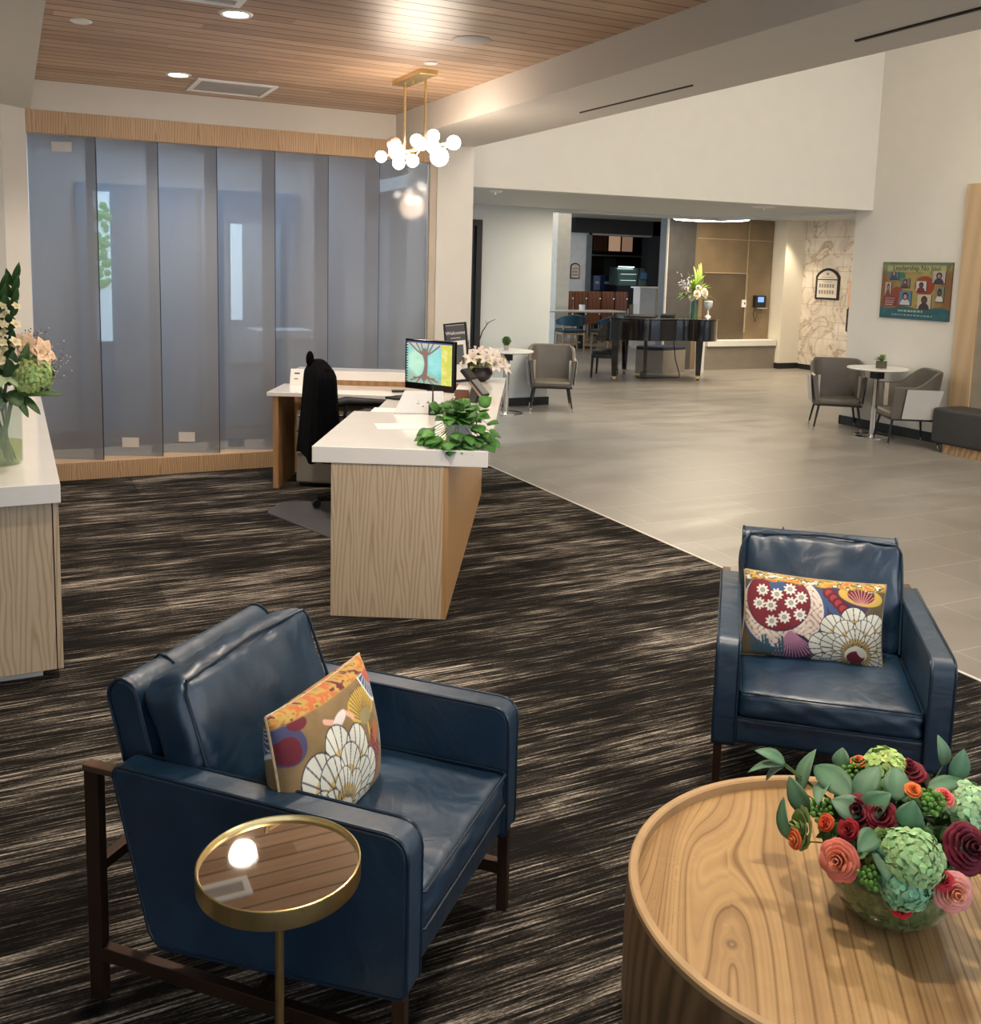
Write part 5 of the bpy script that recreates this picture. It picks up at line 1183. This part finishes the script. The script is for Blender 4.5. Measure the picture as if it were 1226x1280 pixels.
for x0,x1,y0,y1,bg,hair,skin,cl in ((4.5,10.5,20,25,(.10,.22,.24),(.02,.01,.01),(.55,.30,.24),(.03,.08,.18)),(12,17.8,16,20.6,(.22,.20,.17),(.04,.02,.02),(.42,.24,.18),(.10,.05,.06)),(2.6,6.4,12,18.4,(.60,.50,.45),(.05,.02,.02),(.50,.28,.22),(.30,.05,.07)),
   (12,19.5,7.2,14.2,(.12,.25,.38),(.02,.01,.02),(.60,.36,.30),(.75,.74,.74)),(22,28,14.4,19.4,(.72,.70,.68),(.02,.01,.01),(.16,.08,.05),(.20,.04,.05)),(23.5,31.5,5.6,12.8,(.70,.62,.50),(.05,.02,.02),(.12,.06,.05),(.05,.03,.04)),
   (31.5,38.8,18.6,24.6,(.55,.50,.50),(.03,.02,.02),(.40,.24,.20),(.05,.05,.08)),(33.6,38.8,9.6,16.8,(.25,.26,.18),(.02,.01,.01),(.14,.08,.06),(.78,.76,.74))):
    m0 = ((U>x0)*(U<x1)*(V>y0)*(V<y1)).astype(float); mixin(cv.im, ((U>x0+.3)*(U<x1+.5)*(V>y0-.5)*(V<y1)).astype(float), (.04,.03,.03)); mixin(cv.im, m0, bg)
    cx, w_, h_ = (x0+x1)/2, x1-x0, y1-y0
    mixin(cv.im, m0*(np.hypot((U-cx)/(w_*.40), (V-y0)/(h_*.42)) < 1), cl)
    mixin(cv.im, m0*(np.hypot((U-cx)/(w_*.24), (V-(y0+h_*.62))/(h_*.28)) < 1), hair); mixin(cv.im, m0*(np.hypot((U-cx)/(w_*.14), (V-(y0+h_*.58))/(h_*.18)) < 1), skin)
mixin(cv.im, ((U>2)*(U<10.6)*(V>6.2)*(V<11.2)).astype(float), (.25,.03,.03))
for k in range(4): mixin(cv.im, ((U>3)*(U<9.6-.5*k)*(np.abs(V-(10.2-1.1*k))<.22)).astype(float), (.62,.45,.42))
P = np.stack([np.full_like(U,-.018), .426-U/42.6*.852, -.288+V/28.8*.576], -1); idx = np.arange(nx*nz).reshape(nz,nx)
F = np.stack([idx[:-1,:-1], idx[:-1,1:], idx[1:,1:], idx[1:,:-1]], -1).reshape(-1,4)
dash = (np.sin(U*5.3)+np.sin(U*3.1+1) > -.5)
mixin(cv.im, ((np.abs(V-4.1)<.55)*(U>12)*(U<27)*dash).astype(float), (.50,.62,.52)); mixin(cv.im, ((np.abs(V-2.0)<.38)*(U>8)*(U<33)*dash).astype(float), (.34,.50,.52))
mixin(cv.im, sm(1.6-np.abs(V-25.6),1.2)*(U>3)*(U<39)*.75, (.60,.58,.25)); cv.im *= .72; mb = MB(); mb.add([tuple(p) for p in P.reshape(-1,3)], [tuple(f) for f in F], [tuple(c) for c in np.clip(cv.im,0,1).reshape(-1,3)]); part('poster_face', mb, vcol('poster_print', .4), t)
part('board', MB().box(-.0175,0,-.426,.426,-.288,.288), M('poster_edge', (.10,.05,.03), .5), t)
RW = (PI/2, 0, -PI/2)
m_pt = M('poster_title_ink', (.015,.05,.035), .5); m_pw = M('poster_white_ink', (.55,.65,.60), .5)
text('lettering', 'Leadership No Joui', .075, m_pt, t, (-.0195,0,.205), RW, .0004)

# ------------------------------------------------------------------ grand piano (local x = towards the tail, y = towards the bass side)
PA = math.atan2(-.643, .766)
pn = thing('grand_piano', 'glossy black grand piano with its lid closed', 'piano', (8.0,12.12,0), PA)
raw = [(-.06,-.12),(.36,-.12),(.52,-.10),(.66,-.02),(.78,.12),(.92,.26),(1.06,.30),(1.20,.28),(1.34,.30),(1.44,.42),(1.48,.62),(1.47,.86),(1.42,1.10),(1.30,1.24),(1.12,1.30),(-.06,1.30)]
outl = fillet(raw, [.02]+[.08]*14+[.02], 3)
part('case', MB().prism(outl, .62, .925), m_blackgloss, pn, bevel=.004)
part('lid', MB().prism([(p[0]*1.012-.004, (p[1]-.6)*1.02+.6) for p in outl], .928, .948), m_blackgloss, pn, bevel=.003)
part('keybed', MB().box(-.27,-.06,-.12,1.30,.60,.66), m_blackgloss, pn, bevel=.004)
part('keys', MB().box(-.25,-.08,-.02,1.20,.66,.675), m_white, pn)
part('fallboard', MB().box(-.085,-.06,-.05,1.23,.675,.80), m_blackgloss, pn)
for y0, y1 in ((-.12,-.06),(1.24,1.30)): part('key_block', MB().prism([(-.25,.66),(-.06,.66),(-.06,.90),(-.16,.84)], y0, y1, 'XZ'), m_blackgloss, pn, bevel=.004)
for x, y in ((.02,.03),(.05,1.13),(1.22,.70)):
    L = part('leg', MB().add([(x-.055,y-.055,.62),(x+.055,y-.055,.62),(x+.055,y+.055,.62),(x-.055,y+.055,.62),(x-.035,y-.035,.07),(x+.035,y-.035,.07),(x+.035,y+.035,.07),(x-.035,y+.035,.07)], [(3,2,1,0),(4,5,6,7),(0,1,5,4),(1,2,6,5),(2,3,7,6),(3,0,4,7)]), m_blackgloss, pn, bevel=.004)
    part('caster', MB().tube([(x-.02,y,.032),(x+.02,y,.032)], .032, 14).box(x-.035,x+.035,y-.02,y+.02,.045,.07), m_brass, L, smooth=True)
part('pedal_lyre', MB().box(.40,.44,.50,.54,.10,.62).box(.40,.44,.66,.70,.10,.62).box(.36,.46,.44,.76,.05,.11), m_blackgloss, pn, bevel=.003)
for y in (.52,.60,.68): part('pedal', MB().box(.24,.37,y-.014,y+.014,.05,.06), m_brass, pn, bevel=.002)
part('music_desk', MB().box(.10,.55,.25,.95,.948,.965).box(.16,.175,.30,.90,.965,1.12, T=None), m_black, pn, bevel=.002)
part('hinge_block', MB().box(.62,.82,.62,1.02,.948,.985), m_black, pn, bevel=.004)
bn = thing('piano_bench', 'black piano bench tucked under the keyboard end of the piano', 'bench', (8.245,12.724,0), PA)
mb = MB(); cushion(mb, -.17,.17,-.31,.31,.365,.41, r=.015, crown=.006, n=12); part('seat', mb, m_black, bn, smooth=True)
part('apron', MB().box(-.155,.155,-.295,.295,.30,.366), m_blackgloss, bn, bevel=.003)
for sx in (-1,1):
    for sy in (-1,1): part('leg', MB().add([(sx*.15+a*.022,sy*.285+b_*.022,.366) for a,b_ in ((-1,-1),(1,-1),(1,1),(-1,1))]+[(sx*.165+a*.013,sy*.30+b_*.013,0) for a,b_ in ((-1,-1),(1,-1),(1,1),(-1,1))], [(3,2,1,0),(4,5,6,7),(0,1,5,4),(1,2,6,5),(2,3,7,6),(3,0,4,7)]), m_blackgloss, bn)
t = thing('piano_bouquet', 'tall glass vase of white roses and green fronds on the piano lid', 'flower arrangement', (9.50,12.20,.948))
part('vase', MB().lathe([(0,0),(.065,0),(.068,.27),(.064,.27),(.062,.012),(0,.012)], seg=28), M('green_glass', (.06,.12,.045), .08, coat=.6), t, smooth=True)
rd = random.Random(9); mb = MB()
for i in range(90):
    a = rd.uniform(0,2*PI); e = rd.uniform(-.25,1.45); d = Vector((math.cos(a)*math.cos(e), math.sin(a)*math.cos(e)*.8, math.sin(e))); R_ = rd.uniform(.22,.38)
    leaf_surf(mb, Vector((0,0,.33))+d*.08, Vector((0,0,.33))+d*R_, .018, None, (.14+.18*rd.random(),.26+.18*rd.random(),.05), n=5)
for i in range(6):
    a = rd.uniform(-.5,.5); leaf_surf(mb, (0,0,.40), (a*.16,-.02,.74+.02*i), .03, (0,-1,.2), (.35,.52,.10), n=6)
part('fronds', mb, m_leaf, t, smooth=True, solid=.001)
for x,y,z,r in ((-.07,-.15,.36,.062),(.06,-.16,.38,.068),(-.02,-.12,.44,.055),(.12,-.08,.33,.05),(-.12,-.08,.30,.05),(-.15,-.06,.42,.045)):
    mb = MB(); rose(mb, (x,y,z), (x,-.9,.3), r, (.86,.80,.70), (.80,.66,.45), 4); part('rose', mb, m_petal, t, smooth=True, label='white rose', solid=.001)
mb = MB()
for i in range(70): mb.sphere((-.20+.06*rd.gauss(0,1), -.02+.05*rd.gauss(0,1), .48+.08*rd.gauss(0,1)), .010, 6, 4, (.60,.52,.62))
part('filler_blossom', mb, m_petal, t, smooth=True)
t = thing('white_goblet', 'white stemmed goblet beside the piano bouquet', 'goblet', (9.79,12.22,.948)); part('cup', MB().lathe([(.05,0),(.045,.012),(.015,.03),(.012,.11),(.03,.13),(.062,.17),(.068,.24),(.06,.25),(0,.18)], seg=28), m_white, t, smooth=True)
o = part('power_cord', MB().tube([(8.6,12.38,.012),(8.78,12.28,.012),(9.0,12.25,.012),(9.26,12.17,.012),(9.27,12.18,.06),(9.22,12.24,.30),(9.20,12.28,.60)], .008, 6), m_black, smooth=True); tag(o, 'thin black cord running from under the piano across the floor', 'cord')
t = thing('banquette', 'low taupe banquette with a navy cushion behind the piano', 'bench', (0,0,0))
bp = [(9.05,13.06),(9.40,12.80),(9.92,12.90),(9.92,13.24),(9.2,13.24)]
part('base', MB().prism(bp, 0, .37), M('taupe_bench_base', (.30,.26,.21), .6), t, bevel=.004); part('cushion', MB().prism(bp, .37, .43), M('navy_cushion', (.025,.03,.06), .6), t, bevel=.015)
o = part('white_post', MB().box(9.97,10.12,12.66,12.72,0,.53), m_white, bevel=.004); tag(o, 'short white upright panel behind the piano legs', 'panel')
# ring pendant
t = thing('ring_pendant', 'thin white glowing ring pendant under the ceiling above the piano', 'pendant light', (9.58,12.0,2.44))
R_ = .55; part('light_ring', MB().tube([(math.cos(a)*R_, math.sin(a)*R_, 0) for a in np.linspace(0,2*PI,64,endpoint=False)], .012, 8, closed=True), EM('ring_glow', (1,.95,.88), 9), t, smooth=True)
for a in (.5,2.6,4.7): part('wire', MB().tube([(math.cos(a)*R_, math.sin(a)*R_, 0),(0,0,.13)], .002, 4), m_chrome, t)
# wall phone, dispenser, notices
t = thing('wall_phone', 'dark wall unit with a blue screen and hanging cord on the bronze tiled wall', 'phone', (11.73,13.30,1.155))
part('housing', MB().box(-.115,.115,-.09,0,-.10,.11), m_black, t, bevel=.01); part('screen', MB().box(-.075,.055,-.094,-.09,-.005,.085), EM('blue_screen', (.12,.26,.75), 1.0), t)
part('tray', MB().box(-.10,.12,-.12,-.02,-.115,-.10), m_chrome, t); part('cord', MB().tube([(-.09,-.05,-.06),(-.13,-.05,-.22),(-.08,-.05,-.34),(-.03,-.04,-.22)], .007, 6), m_black, t, smooth=True)
t = thing('wall_dispenser', 'small white wall unit left of the blue-screen phone', 'dispenser', (11.40,13.30,1.12)); part('case', MB().box(-.04,.04,-.05,0,-.065,.065), m_white, t, bevel=.008); part('sensor', MB().box(-.012,.012,-.054,-.05,-.01,.02), m_black, t)
def arch(w, h, n=12):
    r = w*.62; P = [(-w/2,0),(w/2,0),(w/2,h-w*.26)]
    for k in range(n+1):
        a = k/n; P.append((w/2-w*a, h-w*.26+w*.26*math.sin(PI*a)**.7))
    P.append((-w/2,h-w*.26)); return P
def notice(label, M4, w, h):
    t = thing('notice_board', label, 'notice board'); t.matrix_world = M4
    part('frame', MB().prism(arch(w,h), -.02, 0, 'XZ'), m_black, t)
    part('sheet', MB().prism([(p[0]*.82, p[1]*.86+h*.06) for p in arch(w,h)], -.024, -.02, 'XZ'), M('notice_paper', (.66,.60,.52), .7), t)
    mb = MB().box(-w*.42,w*.42,-.026,-.024,h*.62,h*.65)
    part('divider', mb, m_black, t)
    mb = MB()
    for i in range(6): mb.box(-w*.33+w*.11*i, -w*.33+w*.11*i+w*.07, -.026,-.024,h*.38,h*.50).box(-w*.33+w*.11*i, -w*.33+w*.11*i+w*.07, -.026,-.024,h*.18,h*.30)
    mb.box(-w*.04,w*.04,-.026,-.024,h*.78,h*.85).box(-w*.25,w*.25,-.026,-.024,h*.70,h*.715).box(-w*.2,w*.2,-.026,-.024,h*.56,h*.575)
    part('calendar_print', mb, M('notice_ink', (.25,.22,.20), .7), t)
    return t
notice('black arched notice board on the veined marble wall', Matrix.Translation((12.45,12.40,1.235)) @ Rz(-PI/2), .54, .53)
notice('small black arched notice board on the white wall beside the kitchen', Matrix.Translation((12.01,20.0,1.42)), .25, .37)
o = part('orange_leaflet', MB().box(12.44,12.45,11.72,11.93,1.15,1.56), M('orange_print', (.75,.40,.24), .7)); tag(o, 'orange leaflet on the marble wall near the hall corner', 'leaflet')
o = part('door_pull', MB().tube([(12.45,11.86,1.12),(12.38,11.86,1.10),(12.38,11.86,.74),(12.45,11.86,.72)], .014, 8), m_black, smooth=True); tag(o, 'long dark pull handle under the orange leaflet', 'handle')

# ------------------------------------------------------------------ dining area
t = thing('dining_table', 'pale rectangular dining table on a dark pedestal beyond the opening', 'table', (10.75,17.6,0))
part('tabletop', MB().box(-.95,.95,-.30,.30,.755,.785), m_marbletop, t, bevel=.005); part('pedestal', MB().box(-.055,.055,-.055,.055,.02,.755), m_black, t, bevel=.004); part('foot', MB().box(-.25,.25,-.25,.25,0,.02), m_black, t)
t = thing('mug_planter', 'small pale mug with sprigs standing on the dining table', 'mug', (10.78,17.6,.785)); part('mug', MB().lathe([(0,0),(.06,0),(.065,.12),(.055,.12),(.05,.02),(0,.02)], seg=20), m_white, t, smooth=True)
mb = MB()
for i in range(14): a = i*.9; leaf_surf(mb, (0,0,.10), (math.cos(a)*.07, math.sin(a)*.05, .17+.02*(i%3)), .012, None, (.05,.12,.05), n=4)
part('sprigs', mb, m_leaf, t, smooth=True)
def blue_chair(label, loc, rz):
    t = thing('dining_chair', label, 'chair', loc, rz, 'teal dining chairs'); rows = []
    for k in range(25):
        a = PI*(-.08+1.16*k/24); x, y = .30*math.cos(a), .26*math.sin(a)-.0; f = math.sin(max(0,min(PI,a)))
        zt = .60+.12*f; zb = .52-.02*f
        rows.append([(x,y,zb),(x*1.06,y*1.06,zt),(x*.98,y*.98,zt+.012),(x*.90,y*.90,zt),(x*.90,y*.90,zb),(x,y,zb)])
    part('backrest', MB().grid(rows), m_bluechair, t, smooth=True)
    mb = MB(); cushion(mb, -.26,.26,-.26,.22,.36,.43, r=.02, crown=.015, n=12); part('seat', mb, m_bluechair, t, smooth=True)
    part('seat_rail', MB().box(-.24,.24,-.24,.20,.32,.362), m_beech, t, bevel=.004)
    for sx in (-1,1):
        for yy in (-.22,.20): part('leg', MB().tube([(sx*.22,yy,.52 if yy > 0 else .34),(sx*.23,yy*1.05,0)], [.022,.014], 8), m_beech, t, smooth=True)
    part('stretcher', MB().box(-.22,.22,-.02,.0,.14,.17), m_beech, t)
    return t
b0 = blue_chair('teal dining chair at the left end of the dining table', (10.22,17.10,0), PI*.93)
dup(b0, (11.02,16.95,0), PI*1.10, 'teal dining chair partly behind the piano keyboard')
def brown_chair(label, loc):
    t = thing('dining_chair', label, 'chair', loc, 0, 'high-backed brown dining chairs')
    part('backrest', MB().prism(fillet([(-.155,.50),(.155,.50),(.165,1.16),(-.165,1.16)], .03), -.02, .02, 'XZ'), m_brownchair, t, bevel=.005)
    part('seat', MB().box(-.17,.17,-.02,.36,.44,.50), m_brownchair, t, bevel=.01)
    for sx in (-1,1):
        for yy in (0,.33): part('leg', MB().tube([(sx*.145,yy,.45),(sx*.15,yy,0)], .016, 8), m_beech, t, smooth=True)
    part('rivet', MB().sphere((.15,-.022,1.0), .016, 6, 5).sphere((.15,-.022,.66), .016, 6, 5), m_chrome, t)
    return t
bc = brown_chair('high-backed brown dining chair, rightmost of the row before the kitchen', (12.42,18.6,0))
for x, l in ((12.06,'second from right of the brown chair row'),(11.70,'brown high-backed chair in the middle of the row'),(11.34,'brown high-backed chair just right of the mug on the table'),(10.99,'brown high-backed chair partly hidden by the white column'),(10.28,'brown high-backed chair left of the white column, by the wall edge')):
    dup(bc, (x,18.6,0), 0, l if 'chair' in l[:22] else 'brown high-backed dining chair, '+l)
# pendant with two bulbs
t = thing('pendant_lamp', 'slim hanging pendant with two small glowing bulbs beside the black wall', 'pendant light', (12.44,16.9,0))
part('cord', MB().tube([(0,0,2.84),(0,0,2.08)], .006, 6), m_brass, t); mb_ = EM('bulb_glow', (1,.9,.75), 14)
for z in (2.46,2.09): part('bulb', MB().sphere((-.01,0,z), .055, 12, 8), mb_, t, smooth=True)
# kitchen
t = thing('kitchen_counter', 'dark kitchen counter behind the black framed opening', 'counter', (0,0,0)); part('carcass', MB().box(12.4,15.4,20.7,21.3,0,1.10), m_kit, t); part('top', MB().box(12.4,15.4,20.66,21.32,1.10,1.14), m_black, t)
t = thing('wall_cabinet', 'dark wall cabinets with lit glass doors above the kitchen counter', 'cabinet', (0,0,0)); part('carcass', MB().box(13.0,15.4,21.7,22.0,2.08,2.62), m_kit, t)
for x0, x1, mt in ((13.12,13.50,m_kit),(13.55,13.98,m_brownchair),(14.03,14.38,EM('lit_cabinet_glass',(.50,.32,.20),.45)),(14.44,14.76,EM('lit_cabinet_glass_dim',(.40,.24,.16),.35))): part('door', MB().box(x0,x1,21.68,21.70,2.14,2.56), mt, t, bevel=.004)
part('shelf', MB().box(13.3,15.2,21.6,22.0,2.0,2.04), m_grey_metal, t)
o = part('steel_panel', MB().box(14.06,14.40,21.9,21.99,1.2,1.98), M('steel_blue', (.12,.16,.18), .35, .4)); tag(o, 'bluish steel panel under the lit wall cabinets', 'panel')
for x0, x1, z0, z1, l, c in ((13.02,13.22,1.22,1.50,'pale blue upright box on the kitchen counter',(.18,.26,.50)),(13.24,13.62,1.22,1.52,'wide dark blue box on the kitchen counter',(.02,.05,.18))):
    t = thing('storage_box', l, 'box', ((x0+x1)/2,20.85,0)); h_ = (x1-x0)/2; part('box', MB().box(-h_,h_,-.1,.1,1.14,z1), M('blue_box', c, .5), t, bevel=.008); part('label_strip', MB().box(-h_*.5,h_*.5,-.104,-.1,1.30,1.36), m_white, t)
for k, (x, hh) in enumerate(((12.66,.26),(12.76,.20),(12.86,.24))):
    t = thing('bottle', ['tall pale bottle at the left end of the kitchen counter','short pale bottle between two taller ones on the kitchen counter','pale bottle next to the light blue box'][k], 'bottle', (x,20.8,1.14)); part('body', MB().lathe([(0,0),(.035,0),(.036,hh*.6),(.012,hh*.8),(.012,hh),(0,hh)], seg=14), M('bottle_pale', (.5,.52,.55), .3), t, smooth=True)
t = thing('display_case', 'curved glass display case glowing cool white in the kitchen', 'display case', (13.75,20.25,0))
part('base', MB().box(-.50,.42,-.2,.25,0,1.27), m_black, t); part('glass', MB().prism([(-.22,1.27),(.25,1.27),(.25,1.72),(-.05,1.72),(-.17,1.60)], -.46, .38, 'YZ'), M('case_glass', (.10,.17,.16), .08, coat=.8), t, bevel=.02)
part('light_strip', MB().box(-.40,.05,-.10,-.07,1.724,1.74), EM('case_strip', (.8,.95,.95), 3), t)
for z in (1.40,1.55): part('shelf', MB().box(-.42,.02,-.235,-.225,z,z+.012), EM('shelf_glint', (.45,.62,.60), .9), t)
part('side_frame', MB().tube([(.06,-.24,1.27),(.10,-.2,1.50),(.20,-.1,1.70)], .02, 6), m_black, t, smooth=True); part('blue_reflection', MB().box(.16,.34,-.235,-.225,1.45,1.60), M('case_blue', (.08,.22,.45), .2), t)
t = thing('till_machine', 'dark machine with cables on the low counter beside the brown chairs', 'machine', (12.45,17.8,0)); part('stand', MB().box(-.25,.15,-.2,.2,0,.80), m_white, t, bevel=.005); part('machine', MB().box(-.15,.10,-.1,.1,.80,1.02), m_black, t, bevel=.01); part('screen', MB().box(.0,.18,-.14,-.12,.82,1.06), M('till_brown', (.10,.05,.03), .3), t)

# ------------------------------------------------------------------ light
W = bpy.data.worlds.new('daylight'); S.world = W; W.use_nodes = True
bg = W.node_tree.nodes['Background']; bg.inputs['Color'].default_value = (.72,.84,1,1); bg.inputs['Strength'].default_value = 1.0
def area(name, loc, rot, sx, sy, e, col, spread=PI):
    l = bpy.data.lights.new(name, 'AREA'); l.shape = 'RECTANGLE'; l.size = sx; l.size_y = sy; l.energy = e; l.color = col; l.spread = spread
    o = bpy.data.objects.new(name, l); COL.objects.link(o); o.location = loc; o.rotation_euler = rot; return o
# daylight entering through the glazed front behind the camera
area('window_daylight', (1.5,-3.05,1.5), (PI/2,0,PI), 8, 2.2, LE['win'], (.78,.88,1))
area('hall_daylight', (6.0,-3.0,2.6), (PI/2,0,PI), 4.4, 3.6, LE['hallwin'], (.86,.92,1))
# recessed light panels in the high hall ceiling
area('hall_panel_light', (5.7,2.6,5.15), (0,0,0), 2.6, 4.5, LE['hall'], (1,.88,.72))
area('low_ceiling_light', (6.2,9.2,2.32), (0,0,0), 1.5, .4, LE['low'], (1,.88,.70))
area('deep_ceiling_light', (9.6,11.6,2.50), (0,0,0), 2.2, 2.0, LE['deep'], (1,.84,.62))
area('dining_daylight', (6.0,17.5,1.6), (0,-PI/2,0), 2.2, 3.5, LE['dine'], (.70,.85,1))
area('dining_ceiling_light', (11.5,17.8,2.8), (0,0,0), 4, 2.5, LE['dine2'], (1,.85,.68))
area('office_fill_light', (1.6,8.8,2.7), (0,0,0), 3.0, 1.4, LE['office'], (.80,.90,1))  # fill lamp added under the office ceiling to brighten the room behind the glass
def spot(loc, e, col=(1,.85,.62), size=1.2):
    l = bpy.data.lights.new('ceiling_spot', 'SPOT'); l.energy = e; l.color = col; l.spot_size = size; l.spot_blend = .7; l.shadow_soft_size = .05
    o = bpy.data.objects.new('ceiling_spot', l); COL.objects.link(o); o.location = loc
spot((12.0,12.75,2.52), 60); spot((11.0,12.75,2.52), 45); spot((7.0,9.0,2.3), 30); spot((6.0,9.4,2.3), 30); spot((10.3,12.4,2.52), 30)
spot((7.2,6.2,5.1), 60, (1,.88,.72), 1.1)

# ------------------------------------------------------------------ camera
yaw, pitch, roll, foc, cyp = 4.58524519e-01, 1.32882410e-01, 2.60852538e-02, 1215.6361, 497.487
fw = Vector((math.sin(yaw)*math.cos(pitch), math.cos(yaw)*math.cos(pitch), -math.sin(pitch)))
rt = Vector((math.cos(yaw), -math.sin(yaw), 0)); up = rt.cross(fw)
r2_ = rt*math.cos(roll)+up*math.sin(roll); u2_ = -rt*math.sin(roll)+up*math.cos(roll)
cam = bpy.data.cameras.new('camera'); co_ = bpy.data.objects.new('camera', cam); COL.objects.link(co_)
mt = Matrix((r2_, u2_, -fw)).transposed().to_4x4(); mt.translation = (0,0,1.62); co_.matrix_world = mt
cam.sensor_fit = 'VERTICAL'; cam.sensor_height = 36; cam.sensor_width = 36*1226/1280
cam.lens = foc*36/1280; cam.shift_y = -(640-cyp)/1280; cam.shift_x = 0
cam.clip_end = 100; S.camera = co_
S.view_settings.view_transform = 'Standard'; S.view_settings.look = 'None'; S.view_settings.gamma = 1; S.view_settings.exposure = EXPO
